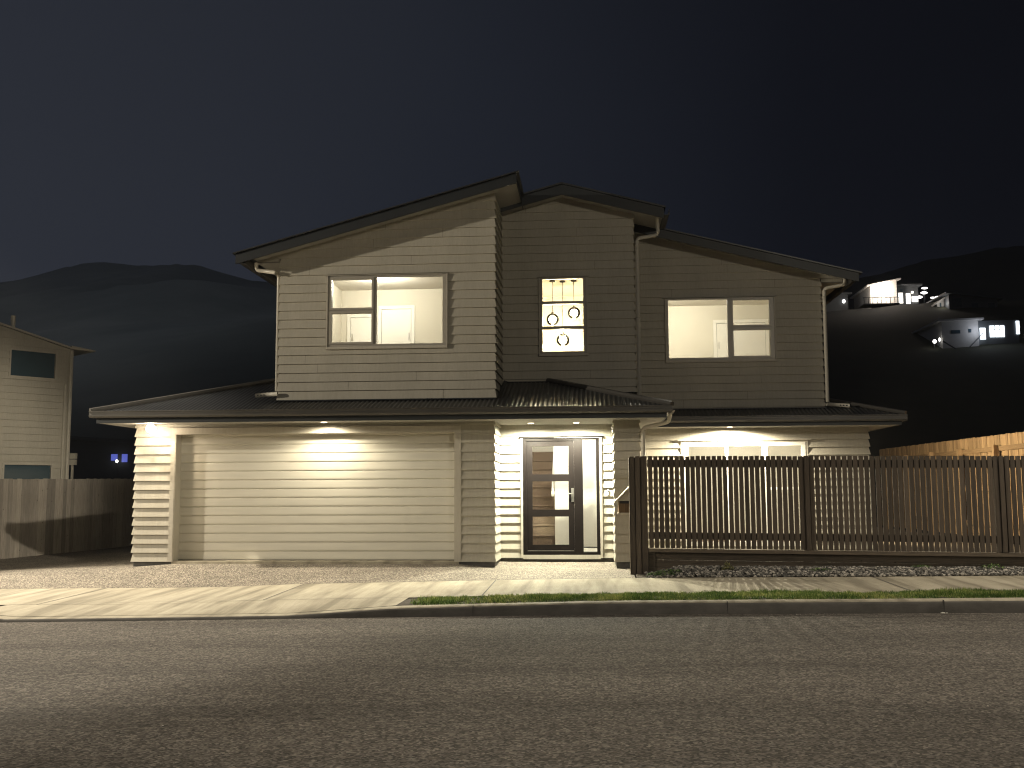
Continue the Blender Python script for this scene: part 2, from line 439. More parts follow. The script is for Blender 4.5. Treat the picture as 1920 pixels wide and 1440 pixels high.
# kerb: face, top with rounded nose
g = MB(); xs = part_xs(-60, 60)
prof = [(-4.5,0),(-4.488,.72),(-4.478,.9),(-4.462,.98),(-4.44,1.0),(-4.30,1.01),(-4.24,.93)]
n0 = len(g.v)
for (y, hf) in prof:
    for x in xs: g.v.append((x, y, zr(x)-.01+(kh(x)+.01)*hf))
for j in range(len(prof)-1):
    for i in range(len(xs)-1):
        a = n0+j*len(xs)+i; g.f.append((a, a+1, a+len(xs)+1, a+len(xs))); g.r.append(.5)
kb = g.build('kerb', M['kerb'], smooth=True); kb.data.materials.append(M['path'])   # concrete top; face colour darkened to stand in for its shade
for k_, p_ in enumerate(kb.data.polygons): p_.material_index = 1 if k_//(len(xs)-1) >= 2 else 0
tag(kb, kind='structure')
# kerb joints: shallow dark saw cuts
g = MB()
for x in (-1.44, 1.56, 4.02, 7.0):
    g.box(x-.002, x+.002, -4.5008, -4.30, zr(x)+.002, kt(x)+.0006)
tag(g.build('kerb_joint', M['plinth']), kind='structure')
# vehicle crossing apron
g = MB()
def apz(x, y):
    t = (y+4.24)/(4.24-3.35); return kt(x)*(1-t)+(zf(x)-.035)*t
g.grid(part_xs(-7.9, -2.42), lin(-4.24,-3.35,4), apz)
tag(g.build('vehicle_crossing', M['path']), kind='structure')
# footpath
g = MB(); g.grid(XS, [-3.346,-2.8,-2.3,-1.8,-1.35], lambda x, y: zf(x)-.035*(-1.35-y)/2.0)
tag(g.build('footpath', M['path']), kind='structure')
g = MB()
for x, dx in ((-1.46,-.06),(-4.38,0),(4.05,.0),(-7.5,0)):
    a = [(x-.009, -1.352, zf(x)+.004), (x+.009, -1.352, zf(x)+.004), (x+.009+dx*0, -3.344, zf(x)-.031), (x-.009, -3.344, zf(x)-.031)]
    g.poly(a)
g.poly([(-7.9,-3.356,zf(-7.9)-.032),(-2.42,-3.356,zf(-2.42)-.031),(-2.42,-3.342,zf(-2.42)-.031),(-7.9,-3.342,zf(-7.9)-.032)])
tag(g.build('footpath_joint', M['kerb']), kind='structure')
# berms of soil either side of the crossing
def bz(x, y):
    t = (y+4.24)/.89; return kt(x)*(1-t)+(zf(x)-.035)*t - .012 + .012*math.sin(t*math.pi)
g = MB(); g.grid(part_xs(-2.42, 60), lin(-4.24,-3.35,6), bz); g.grid(part_xs(-60,-7.9), lin(-4.24,-3.35,6), bz)
tag(g.build('berm_ground', M['dirt']), kind='structure')
# driveway of exposed aggregate, from footpath to the house and down its left side
def dz(x, y):
    if y < 0:
        t = (y+1.35)/1.35; s = t*t*(3-2*t)*.5+t*.5
        return (zf(x)+.002)*(1-s)+g0(x)*s
    return g0(x) - .02*min(y, 5)/5 if x < -7.7 else g0(x)+.035*min(y, 1.02)
g = MB(); g.grid(part_xs(-13.3, .62), [-1.35,-1.1,-.8,-.5,-.25,0], dz)
g.grid(part_xs(-13.3,-7.6), [0,2,4,7,11,16], dz); g.grid(part_xs(-2.3,.62), [0,.5,1.1], dz)
tag(g.build('driveway', M['agg'], smooth=True), kind='structure')
# general ground and hills behind as one sheet
def ridge(x): return float(interp(x, [-600,-245,-200,-170,-153,-142,-60,0,106,167,420,700], [.225,.236,.246,.246,.24,.232,.22,.2,.222,.245,.30,.33]))
def hz(x, y):
    base = -.75
    if y < 45: return base
    h = base + (y-45)*float(interp(x, [-60,0], [.29,.342]))
    top = ridge(x*380/max(y, 50))*(380 if x <= 0 else min(y, 420))
    t = min(1, max(0, (y-125)/255)); t = t*t*(3-2*t)*.9+.1*t
    h125 = base+80*float(interp(x, [-60,0], [.29,.342])); t = t if x > 0 else (y-125)/255 if y < 380 else 1
    h2 = h if y < 125 else h125*(1-t)+top*t
    if y > 420: h2 = ridge(x*380/420)*420 - (y-420)*.2
    bush = (mn.noise(Vector((x*.06,y*.02,4)))*.4+mn.noise(Vector((x*.17,y*.05,9)))*1.3)*min(1, max(0, (y-60)/200))
    wob = bush + (math.sin(x*.05+y*.031)+math.sin(x*.021-y*.047+2)+.5*math.sin(x*.13+1.3))*min(1, (y-45)/200)*2.2
    return h2+wob
g = MB()
g.grid(lin(-600,-260,30)+lin(-255,260,170)+lin(266,600,30), [-200,-60,-20,0,20,45,60,80,100,112,125,140,160,190,220,260,300,340,380,400,420,460,520,600], hz)
tag(g.build('hills', M['hill'], smooth=True), kind='structure')
# back yard of our section, level with the house
g = MB(); g.grid([.62,2,4,6,8.6], [-.86,0,3,8,14,20], lambda x, y: .02)
g.grid([-25,-13.3], [-1.35,0,20], lambda x, y: -.35)
tag(g.build('yard', M['yard']), kind='structure')

# ------------------------------------------------------------------ THE HOUSE
H = empty('two_storey_house', (-1.5, 3, 0), 'two-storey beige weatherboard house with lit windows and double garage', 'house')
# --- ground floor walls
GH = (-7.10,-2.19,0,2.25)
clad_wall('garage_wall', H, front(0), [(-7.73,0),(-1.615,0),(-1.615,2.31),(-7.73,2.31)], 0, .15, [GH])
DH = (-1.245,.17,-.02,2.09)
clad_wall('porch_wall', H, front(1.02), [(-1.612,0),(.352,0),(.352,2.31),(-1.612,2.31)], 0, .15, [DH], mitL=False, mitR=False)
clad_wall('porch_wall', H, lambda u, d, z: (-1.615+d, u, z), [(0,0),(1.02,0),(1.02,2.31),(0,2.31)], 0, .15, mitR=False)
clad_wall('porch_wall', H, lambda u, d, z: (.372-d, 1.02-u, z), [(0,0),(1.02,0),(1.02,2.31),(0,2.31)], 0, .15, mitL=False)
clad_wall('entry_wall', H, front(0), [(.372,0),(.772,0),(.772,2.31),(.372,2.31)], 0, .15)
clad_wall('side_wall', H, lambda u, d, z: (.772+d, u, z), [(0,0),(2.45,0),(2.45,2.31),(0,2.31)], 0, .15, mitR=False)
LH = (1.70,3.94,.12,2.03)
clad_wall('living_wall', H, front(2.45), [(.772,.0),(5.085,.0),(5.085,2.31),(.772,2.31)], .0675, .1435, [LH], mitL=False)
clad_wall('side_wall', H, lambda u, d, z: (5.085+d, u, z), [(2.45,0),(10,0),(10,2.31),(2.45,2.31)], .0675, .1435, mitR=False)
clad_wall('side_wall', H, lambda u, d, z: (-7.73-d, 10-u, z), [(0,0),(10,0),(10,2.31),(0,2.31)], 0, .15, mitL=False)
# --- upper walls
UH = (-4.44,-2.435,3.61,4.81)
def zu(x): return 6.205+.2665*(x+1.603)
clad_wall('upper_left_wall', H, front(.05), [(-5.295,2.70),(-1.603,2.70),(-1.603,zu(-1.603)),(-5.295,zu(-5.295))], 2.70, .1533, [UH])
clad_wall('upper_left_wall', H, front(.05), [(-5.71,5.095),(-5.32,5.095),(-5.32,zu(-5.32)),(-5.71,zu(-5.71))], 2.70, .1533, mitR=False)
clad_wall('upper_left_wall', H, lambda u, d, z: (-1.603+d, u, z), [(.05,2.70),(1.4,2.70),(1.4,6.205),(.05,6.205)], 2.70, .1533, mitR=False)
clad_wall('upper_left_wall', H, lambda u, d, z: (-5.295-d, 6-u, z), [(0,2.70),(5.95,2.70),(5.95,5.22),(0,5.22)], 2.70, .1533, mitL=False)
MH = (-.885,-.08,3.63,5.0)
clad_wall('stair_wall', H, front(1.4), [(-1.60,2.9),(.79,2.9),(.79,6.155),(-.48,6.50),(-1.60,6.195)], 6.068-.1536*21, .1536, [MH], mitL=False)
clad_wall('stair_wall', H, lambda u, d, z: (.79+d, u, z), [(1.4,2.6),(2.45,2.6),(2.45,6.2),(1.4,6.2)], 6.068-.1536*23, .1536, mitR=False)
RH = (1.435,3.45,3.59,4.765)
def zR(x): return 6.025-.257*(x-1.02)
clad_wall('upper_right_wall', H, front(2.45), [(.79,2.66),(4.32,2.66),(4.32,zR(4.32)),(.79,zR(.79))], 5.855-.1508*22, .1508, [RH], mitL=False)
clad_wall('upper_right_wall', H, front(2.45), [(4.345,5.03),(4.72,5.03),(4.72,zR(4.72)),(4.345,zR(4.345))], 5.855-.1508*22, .1508, mitL=False)
clad_wall('upper_right_wall', H, lambda u, d, z: (4.32+d, u, z), [(2.45,2.5),(9,2.5),(9,5.2),(2.45,5.2)], 5.855-.1508*24, .1508, mitR=False)

# --- foundation strip seen under the cladding
for a in ((-7.72,-7.06,.004,.03,0),(-2.2,-1.61,.004,.03,0),(.378,.765,.004,.03,0),(-1.60,.36,1.03,1.06,0),(-7.70,-7.67,.03,10,0),(-1.64,-1.62,.03,1.03,0),(.38,.40,.03,1.03,0),(.78,5.08,2.46,2.5,.06)):
    g = MB(); g.box(a[0],a[1],a[2],a[3],-.35,a[4]); g.build('foundation', M['plinth'], H)
# --- garage opening: trims, reveals, threshold
g = MB()
g.box(-7.12,-7.045,-.028,.0,0,2.133); g.box(-7.045,-7.03,-.024,.215,0,2.133)
g.box(-2.262,-2.165,-.028,.0,0,2.133); g.box(-2.275,-2.262,-.024,.215,0,2.133)
g.box(-7.12,-2.165,-.028,.0,2.133,2.243); g.box(-7.045,-2.262,.0,.215,2.133,2.15)
g.build('garage_door_surround', M['trim'], H)
g = MB(); g.box(-7.20,-2.13,-.045,.0,2.25,2.258); g.build('head_flashing', M['frame'], H)
g = MB(); g.box(-7.06,-2.2,-.012,.235,-.09,.008); g.build('garage_threshold', M['path'], H)
# garage door: ribbed sectional door, each rib with a fine groove
g = MB()
x0, x1 = -7.03, -2.275; yb = .22
prof = []
k = 0; z = .012
while z < 2.14:
    prof += [(yb+.0, z), (yb-.012, z+.010), (yb-.014, z+.03), (yb-.010, z+.085), (yb-.006, z+.136), (yb+.003, z+.142)]
    z += .15
prof = [(y, min(zz, 2.155)) for y, zz in prof]
for (ya, za), (yc, zc) in zip(prof, prof[1:]):
    if zc-za > 1e-6 or abs(ya-yc) > 1e-6: g.poly([(x0,ya,za),(x1,ya,za),(x1,yc,zc),(x0,yc,zc)])
gd = g.build('garage_door', M['garage'], H)
g = MB(); g.box(x0, x1, yb-.012, yb+.03, .008, .022); g.build('bottom_seal', M['black'], gd)
# --- eaves, fascia, gutters
g = MB()
sof = [(-8.15,1.17,-.55,0),(-8.15,-7.73,0,10),(.772,1.17,0,2.45),(-1.615,.372,0,1.02),(1.17,5.52,1.90,2.45),(5.085,5.52,2.45,10)]
for a, b, c, d in sof: g.box(a, b, c, d, 2.302, 2.312)
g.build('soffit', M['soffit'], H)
g = MB()
g.box(-8.17,1.19,-.57,-.55,2.298,2.47); g.box(-8.17,-8.15,-.55,10,2.298,2.47); g.box(1.17,1.19,-.55,1.9,2.298,2.47)
g.box(1.19,5.54,1.88,1.90,2.298,2.46); g.box(5.52,5.54,1.90,10,2.298,2.46)
g.build('fascia', M['fascia'], H)
def gutter(pts, mb):
    pass
def qgutter(mb, a, b, out, ext0=0, ext1=0):
    """quad gutter along a->b; out = outward unit vector"""
    a, b, out = Vector(a), Vector(b), Vector(out); d = (b-a).normalized(); a = a-d*ext0; b = b+d*ext1
    prof = [(.0,-.11),(.075,-.11),(.10,-.085),(.10,-.055),(.094,-.05),(.094,-.02),(.108,-.012),(.108,0),(.098,0),(.09,-.015),(.09,-.05),(.07,-.1),(.004,-.1),(.004,0),(0,0)]
    P = [[p+out*o+Vector((0,0,zz)) for o, zz in prof] for p in (a, b)]
    for i in range(len(prof)):
        j = (i+1) % len(prof); mb.poly([P[0][i],P[1][i],P[1][j],P[0][j]])
    mb.poly(P[0]); mb.poly(P[1][::-1])
g = MB()
qgutter(g, (-8.17,-.57,2.495), (1.19,-.57,2.485), (0,-1,0), .085, .085)
g.build('gutter', M['gutter'], H)
g = MB(); qgutter(g, (-8.17,10,2.495), (-8.17,-.57,2.495), (-1,0,0)); g.build('gutter', M['gutter'], H)
g = MB(); qgutter(g, (1.19,-.57,2.485), (1.19,1.80,2.485), (1,0,0)); g.build('gutter', M['gutter'], H)
g = MB(); qgutter(g, (1.30,1.88,2.483), (5.54,1.88,2.475), (0,-1,0), 0, .07); g.build('gutter', M['gutter'], H)
g = MB(); qgutter(g, (5.54,1.88,2.475), (5.54,10,2.475), (1,0,0)); g.build('gutter', M['gutter'], H)
# --- lower corrugated roof, front slope over garage and porch
T = .31; pit = .0762
def corr(x): return .0085*math.cos(2*math.pi*x/pit)
def slope_front(name, xa, xb, y0, z0, ymaxf, step=pit/8):
    mb = MB(); n = int((xb-xa)/step); rows = []
    for i in range(n+1):
        x = xa+i*step; ym = max(y0+.01, ymaxf(x)); c = corr(x)
        rows.append((len(mb.v), len(mb.v)+1)); mb.v.append((x, y0, z0+c)); mb.v.append((x, ym, z0+(ym-y0)*T+c))
    for a, b in zip(rows, rows[1:]):
        mb.f.append((a[0], b[0], b[1], a[1])); mb.r.append(.5)
    return mb.build(name, M['roof'], H, smooth=True)
def ym1(x):
    lim = min(-.60+(x+8.22), -.60+(1.24-x))
    if -5.30 < x < -1.60: lim = min(lim, .06)
    elif x >= -1.6: lim = min(lim, 1.41)
    else: lim = min(lim, 3.6)
    return lim
slope_front('lower_roof', -8.21, 1.235, -.63, 2.475, ym1)
def ym2(x): return min(2.46 if x < 4.33 else 4.5, 1.83+(5.56-x))
slope_front('lower_roof', 1.1, 5.555, 1.82, 2.472, ym2)
g = MB()   # hidden side slopes and flat closers so that no light leaks in
g.poly([(-8.22,-.6,2.48),(-4.0,3.62,3.79),(-4.0,10,3.79),(-8.22,10,2.48)])
g.poly([(1.24,-.6,2.48),(1.24,2.3,2.48),(.80,2.3,2.62),(.80,1.42,2.62+.02),(-.77,1.41,3.10)])
g.poly([(5.56,1.83,2.475),(5.56,10,2.475),(4.33,10,2.86),(4.33,3.06,2.86)])
g.build('side_roof', M['roof'], H)
# hip cappings
for a_, b_, r_ in (((-8.25,-.64,2.50),(-5.33,2.28,3.405),.045),((1.27,-.65,2.50),(-.77,1.39,3.125),.05),((5.59,1.79,2.50),(4.36,3.02,2.885),.04)):
    g = MB(); g.tube([a_, b_], r_, 8); g.build('hip_capping', M['gutter'], H)
# apron flashings where roof meets upper walls
g = MB()
g.box(-5.32,-1.58,-.01,.045,2.682,2.70)
g.poly([(-1.56,.02,2.69),(-1.50,.02,2.685),(-1.50,1.39,3.12),(-1.56,1.39,3.14)])
g.poly([(-1.56,1.36,3.11),(-.70,1.36,3.11),(-.62,1.30,3.075),(-1.56,1.30,3.075)])
g.build('apron_flashing', M['fascia'], H)
g = MB(); g.box(.80,4.34,2.39,2.445,2.655,2.672); g.build('apron_flashing', M['fascia'], H)
# --- upper roofs
def slab(mb, x0, x1, zf_, y0, y1, th0, th1):
    mb.prism([(x0,y0,zf_(x0)-th0),(x1,y0,zf_(x1)-th0),(x1,y0,zf_(x1)+th1),(x0,y0,zf_(x0)+th1)], (0,y1-y0,0))
def bu(x): return 5.139+.2650*(x+5.938)
g = MB(); slab(g, -5.98,-1.15, bu, -.44, 6.5, -.01, .03); g.build('upper_left_roof', M['roof'], H)
g = MB(); slab(g, -5.938,-1.191, bu, -.40,-.37, .165, .0)
g.box(-1.205,-1.191,-.37,6.4,bu(-1.2)-.11,bu(-1.2)); g.box(-5.938,-5.92,-.37,6.4,5.02,5.13)
g.build('barge_board', M['fascia'], H)
g = MB(); slab(g, -5.71,-1.205, lambda x: zu(x)+.012, -.37, 6.4, .012, .0); g.box(-5.72,-5.29,.07,6,5.085,5.095)
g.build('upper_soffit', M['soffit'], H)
g = MB(); qgutter(g, (-5.80,6,5.10),(-5.80,-.30,5.10),(-1,0,0)); g.build('gutter', M['gutter'], H)
pk = -.48
def bm(x): return 6.62-.265*abs(x-pk)
g = MB()
for a, b in ((-1.58,pk),(pk,1.36)): slab(g, a, b, bm, .97, 6.4, -.005, .035)
g.build('stair_roof', M['roof'], H)
g = MB()
for a, b in ((-1.58,pk),(pk,1.33)): slab(g, a, b, bm, 1.0, 1.03, .185, .0)
g.box(1.31,1.33,1.03,6.3,bm(1.33)-.13,bm(1.33))
g.build('barge_board', M['fascia'], H)
g = MB()
for a, b in ((-1.58,pk),(pk,1.31)): slab(g, a, b, lambda x: bm(x)-.125, 1.03, 6.3, .012, .0)
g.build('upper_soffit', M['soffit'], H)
g = MB(); qgutter(g, (1.33,1.02,6.12),(1.33,6.3,6.12),(1,0,0)); g.build('gutter', M['gutter'], H)
def br_(x): return 5.786-.2545*(x-2.213)
g = MB(); slab(g, .80, 4.98, br_, 1.96, 8.5, -.005, .03); g.build('upper_right_roof', M['roof'], H)
g = MB(); slab(g, .80, 4.923, br_, 2.0, 2.03, .155, .0); g.box(4.905,4.923,2.03,8.4,br_(4.92)-.115,br_(4.92)); g.build('barge_board', M['fascia'], H)
g = MB(); slab(g, .80, 4.73, lambda x: zR(x)+.012, 2.03, 8.4, .012, .0); g.box(4.325,4.74,2.47,8.4,5.018,5.03); g.build('upper_soffit', M['soffit'], H)
g = MB(); qgutter(g, (4.82,2.12,5.07),(4.82,8.4,5.07),(1,0,0)); g.build('gutter', M['gutter'], H)

# --- downpipes
def pipe(pts, r=.033, name='downpipe'):
    # round the corners
    P = [Vector(p) for p in pts]; out = [P[0]]
    for i in range(1, len(P)-1):
        a, b, c = P[i-1], P[i], P[i+1]; q = min(.07, (b-a).length*.45, (c-b).length*.45)
        s = b+(a-b).normalized()*q; e = b+(c-b).normalized()*q
        for t in (0,.25,.5,.75,1): out.append(s*(1-t)**2+b*2*t*(1-t)+e*t*t)
    out.append(P[-1]); mb = MB(); mb.tube(out, r, 12); return mb.build(name, M['pipe'], H, smooth=True)
pipe([(-5.69,-.06,5.06),(-5.69,-.06,4.935),(-5.36,-.06,4.885)]); pipe([(-5.36,-.02,4.885),(-5.345,.10,4.87),(-5.345,.10,2.86)], .03)
pipe([(1.23,1.32,6.06),(1.24,1.32,5.73),(.86,1.32,5.675),(.86,1.32,2.78)])
pipe([(4.755,2.36,5.07),(4.755,2.36,4.96),(4.37,2.36,4.89),(4.36,2.36,2.76)])
pipe([(1.255,-.54,2.385),(1.235,-.32,2.24),(.835,-.10,2.165),(.815,-.06,-.08)])
# rainwater head cone and joint collars
for a_, b_, r_ in (((1.255,-.56,2.41),(1.255,-.56,2.35),[.065,.036]),((.8155,-.062,1.95),(.8155,-.062,1.99),.038),((.86,1.32,5.5),(.86,1.32,5.54),.038),((.86,1.32,4.2),(.86,1.32,4.24),.038),((4.3615,2.36,4.7),(4.3615,2.36,4.74),.038)):
    g = MB(); g.tube([a_, b_], r_, 14); g.build('pipe_collar', M['pipe'], H, smooth=True)
def spreader(a, b, r=.036):
    mb = MB(); mb.tube([a, b], r, 12); o = mb.build('roof_spreader', M['pipe'], H, smooth=True)
    a, b = Vector(a), Vector(b)
    for t in (.58,.72,.86):
        h = MB(); c = a+(b-a)*t+Vector((0,-r*.93,-.004)); h.tube([c, c+Vector((0,-.008,0))], .011, 8); h.build('spreader_hole', M['black'], o)
spreader((-5.29,-.02,2.805),(-5.67,-.02,2.78)); spreader((4.34,2.33,2.715),(4.74,2.33,2.685))

# --- windows
def window(Y, outer, panes, sashes=(), flash=None, framemat=None, depth=.075, proud=.035, name='window'):
    f = lambda u, d, z: (u, Y-proud+d, z)
    mb = MB(); mb.holed(*outer, [(p[0]-.0,p[1]+.0,p[2]-.0,p[3]+.0) for p in panes], f, depth)
    for s in sashes:   # opening sash: a second ring standing proud
        i = .036
        mb.holed(s[0]-i, s[1]+i, s[2]-i, s[3]+i, [s], lambda u, d, z: (u, Y-proud-.014+d, z), .013)
    w = mb.build(name, framemat or M['frame'], H, bevel=.003)
    for p in panes:
        gb = MB(); gb.box(p[0]-.004, p[1]+.004, Y+.012, Y+.02, p[2]-.004, p[3]+.004); gb.build('pane', M['glass'], w)
    if flash:
        fb = MB(); fb.box(flash[0], flash[1], Y-.06, Y-.002, flash[2], flash[2]+.012); fb.build('head_flashing', framemat or M['frame'], w)
    return w
# flat boards beside the frames (scribers)
w = window(.05, (-4.45,-2.425,3.60,4.815), [(-4.387,-3.697,4.262,4.755),(-4.389,-3.697,3.672,4.168),(-3.621,-2.482,3.635,4.785)],
           [(-4.387,-3.697,4.262,4.755),(-4.389,-3.697,3.672,4.168)], (-4.495,-2.37,4.818))
g = MB(); g.box(-4.476,-4.4525,-.005,.05,3.555,4.817); g.box(-2.4225,-2.398,-.005,.05,3.555,4.817); g.box(-4.476,-2.398,-.006,.05,3.552,3.597); g.build('window_trim', M['trim'], w)
w = window(2.45, (1.44,3.445,3.588,4.765), [(1.476,2.585,3.63,4.742),(2.687,3.364,4.238,4.72),(2.685,3.364,3.652,4.145)],
           [(2.687,3.364,4.238,4.72),(2.685,3.364,3.652,4.145)], (1.37,3.50,4.78))
g = MB(); g.box(1.412,1.437,2.395,2.45,3.54,4.767); g.box(3.448,3.473,2.395,2.45,3.54,4.767); g.box(1.412,3.473,2.394,2.45,3.538,3.585); g.build('window_trim', M['trim'], w)
w = window(1.4, (-.90,-.065,3.61,4.998), [(-.858,-.122,4.562,4.972),(-.858,-.122,4.105,4.512),(-.858,-.122,3.645,4.055)], (), (-.945,-.01,5.008))
g = MB(); g.box(-.925,-.9025,1.345,1.4,3.565,5.0); g.box(-.0625,-.04,1.345,1.4,3.565,5.0); g.box(-.925,-.04,1.344,1.4,3.562,3.607); g.build('window_trim', M['trim'], w)
# sliding door on the lower right
w = window(2.45, (1.70,3.94,.12,2.03), [(1.80,2.47,.2,1.965),(2.525,3.15,.2,1.965),(3.25,3.87,1.2,1.965),(3.25,3.87,.2,1.15)], (), (1.61,4.03,2.075), M['white'], name='sliding_door')
g = MB(); g.holed(1.655,3.985,.06,2.072,[(1.70,3.94,.12,2.03)], lambda u,d,z: (u,2.42+d,z), .03); g.box(1.60,4.04,2.385,2.42,2.062,2.088); g.build('door_trim', M['trim'], w)

# --- front door with sidelight
DY = 1.02
g = MB()
f = lambda u, d, z: (u, DY-.035+d, z)
g.holed(-1.205,.125,.053,2.068, [(-1.142,-.315,.10,2.02),(-.164,.069,.092,2.038)], f, .10)
fd = g.build('front_door', M['doorframe'], H, bevel=.003)
g = MB(); g.holed(-1.140,-.317,.102,2.018, [(-1.040,-.412,1.438,1.926),(-1.042,-.413,.827,1.316),(-1.044,-.416,.223,.706)], lambda u,d,z: (u, DY-.012+d, z), .045)
g.build('door_leaf', M['doorframe'], fd, bevel=.003)
g = MB(); g.box(-1.13,-.33,DY-.03,DY-.013,.116,.124); g.build('weather_bar', M['steel'], fd)
for p in [(-1.044,-.409,1.434,1.930),(-1.046,-.409,.823,1.320),(-1.048,-.412,.219,.710)]:
    g = MB(); g.box(p[0],p[1],DY+.004,DY+.012,p[2],p[3]); g.build('pane', M['glass'], fd)
g = MB(); g.box(-.168,.073,DY+.004,DY+.012,.088,2.042); g.build('pane', M['glass'], fd)
g = MB(); g.box(-.366,-.322,DY-.026,DY-.012,.958,1.197); g.tube([(-.344,DY-.026,1.10),(-.344,DY-.062,1.10)], .011, 10); g.tube([(-.344,DY-.062,1.10),(-.455,DY-.062,1.104)], .0095, 10); g.tube([(-.344,DY-.027,1.0),(-.344,DY-.034,1.0)], .012, 10)
g.build('handle', M['steel'], fd, bevel=.002)
g = MB(); g.box(-1.246,-1.2075,DY-.05,DY+.03,.0,2.07); g.box(.1275,.170,DY-.05,DY+.03,.0,2.07); g.box(-1.2075,.1275,DY-.04,DY+.03,-.02,.050)
g.build('door_trim', M['trim'], fd)
g = MB(); g.prism([(-1.27,DY-.075,2.073),(.20,DY-.075,2.073),(.20,DY+.0,2.092),(-1.27,DY+.0,2.092)], (0,0,.008)); g.build('head_flashing', M['doorframe'], fd)
g = MB(); g.box(.252,.285,DY-.045,DY-.012,1.075,1.165); bl = g.build('doorbell', M['white'], H, bevel=.004)
g = MB(); g.tube([(.2685,DY-.045,1.145),(.2685,DY-.05,1.145)], .009, 10); g.build('button', M['black'], bl)

# --- rooms behind the windows (lined boxes with the window opening cut out)
def room(x0, x1, y0, y1, z0, z1, hole, name='interior_room'):
    mb = MB()
    mb.poly([(x0,y1,z0),(x1,y1,z0),(x1,y1,z1),(x0,y1,z1)])
    mb.poly([(x0,y0,z0),(x0,y1,z0),(x0,y1,z1),(x0,y0,z1)])
    mb.poly([(x1,y0,z0),(x1,y0,z1),(x1,y1,z1),(x1,y1,z0)])
    mb.holed(x0, x1, z0, z1, [hole], lambda u,d,z: (u, y0-d, z), .055)
    r = mb.build(name, M['wallint'], H)
    c = MB(); c.box(x0,x1,y0,y1,z1,z1+.02); c.build('ceiling', M['ceilint'], r)
    c = MB(); c.box(x0,x1,y0,y1,z0-.02,z0); c.build('floor', M['carpet'], r)
    return r
def idoor(r, xa, xb, y, z0, ztop, handle_side, trims=True, split=None):
    mb = MB()
    if trims:
        t = .07
        mb.box(xa-t, xa, y-.022, y-.001, z0, ztop); mb.box(xb, xb+t, y-.022, y-.001, z0, ztop); mb.box(xa-t, xb+t, y-.022, y-.001, ztop, ztop+t)
        mb.build('architrave', M['white'], r, bevel=.004)
    mb = MB()
    if split: mb.box(xa+.006, split-.004, y-.014, y-.004, z0, ztop-.006); mb.box(split+.004, xb-.006, y-.014, y-.004, z0, ztop-.006)
    else: mb.box(xa+.006, xb-.006, y-.014, y-.004, z0, ztop-.006)
    d = mb.build('interior_door', M['white'], r)
    g2 = MB(); g2.box(xa, xb, y-.003, y-.0015, z0, ztop); g2.build('door_gap', M['black'], r)
    hx = xb-.045 if handle_side > 0 else xa+.045
    mb = MB(); mb.box(hx-.012, hx+.012, y-.03, y-.016, z0+1.42-.07, z0+1.42+.07); mb.build('door_handle', M['steel'], r)
rU = room(-4.97,-2.0,.11,3.0,2.80,5.172,UH)
idoor(rU, -4.15,-3.55,3.0,2.80,4.775,1)
idoor(rU, -4.78,-4.30,3.0,2.80,4.62,-1)
rR = room(1.1,4.2,2.51,5.0,2.80,5.09,RH)
idoor(rR, 2.69,3.72,5.0,2.80,4.70,-1, split=2.985)
rM = room(-1.45,.70,1.46,4.2,3.3,5.215,MH,'stairwell')
rL = room(1.2,4.8,2.51,6.2,.06,2.28,LH)
# hall behind the front door
g = MB()
g.poly([(-1.5,4.9,.12),(.6,4.9,.12),(.6,4.9,2.9),(-1.5,4.9,2.9)]); g.poly([(-1.5,1.08,.12),(-1.5,4.9,.12),(-1.5,4.9,2.9),(-1.5,1.08,2.9)])
g.poly([(.36,1.08,.12),(.36,4.9,.12),(.36,4.9,2.9),(.36,1.08,2.9)])
g.box(-.68,.36,2.25,2.35,.12,2.9)
g.box(-.70,-.68,2.25,4.9,.12,2.9)
g.poly([(-1.5,1.08,.10),(-1.5,1.08,.10),(.36,1.08,.10),(.36,2.3,.10),(-1.5,2.3,.10)])
hall = g.build('hall', M['white'], H)
g = MB(); g.box(-1.5,.36,1.08,2.3,2.40,2.42); g.poly([(-1.5,2.3,2.41),(-.7,2.3,2.41),(-.7,4.9,3.6),(-1.5,4.9,3.6)]); g.build('ceiling', M['ceilint'], hall)
g = MB()
for i in range(12):
    zt = .325+.183*(i-1); y = 2.4+.25*(i-1)
    g.prism([(-1.49,y,zt),(-1.49,y+.255,zt),(-1.49,y+.255,zt-.2),(-1.49,y+.02,zt-.2),(-1.49,y+.02,zt-.03),(-1.49,y,zt-.02)], (.79,0,0))
g.build('staircase', M['carpet'], hall)
g = MB(); g.tube([(-.735,2.2,1.07),(-.735,4.8,2.93)], .028, 10); g.tube([(-.735,2.3,1.13),(-.70,2.3,1.10)], .01, 8); g.build('handrail', M['white'], hall)

# --- soffit downlights (fitting + glowing diffuser + its light)
def downlight(x, y, z, power, col_=(1,.84,.60), ang=118, blend=.35, r=.05, tilt=None, mat=None):
    b = MB(); b.tube([(x,y,z-.008),(x,y,z+.0)], [r*1.15, r*1.3], 20); o = b.build('downlight', M['white'], H)
    d = MB(); d.tube([(x,y,z-.0095),(x,y,z-.0085)], r*.95, 20); d.build('diffuser', mat or M['em_soft'], o)
    lampobj('downlight_beam', 'SPOT', (x,y,z-.03), power, col_, target=tilt or (x,y,z-1), spot_size=R(ang), spot_blend=blend, shadow_soft_size=.035)
WARM = (1,.89,.66)
downlight(-4.40,-.33,2.302,100,WARM,ang=172,blend=.5)
downlight(2.52,2.06,2.302,780,WARM,ang=174,blend=.3)
downlight(-1.03,.46,2.302,520,(1,.96,.74),ang=172,blend=.5)
downlight(-.26,.46,2.302,520,(1,.96,.74),ang=172,blend=.5)
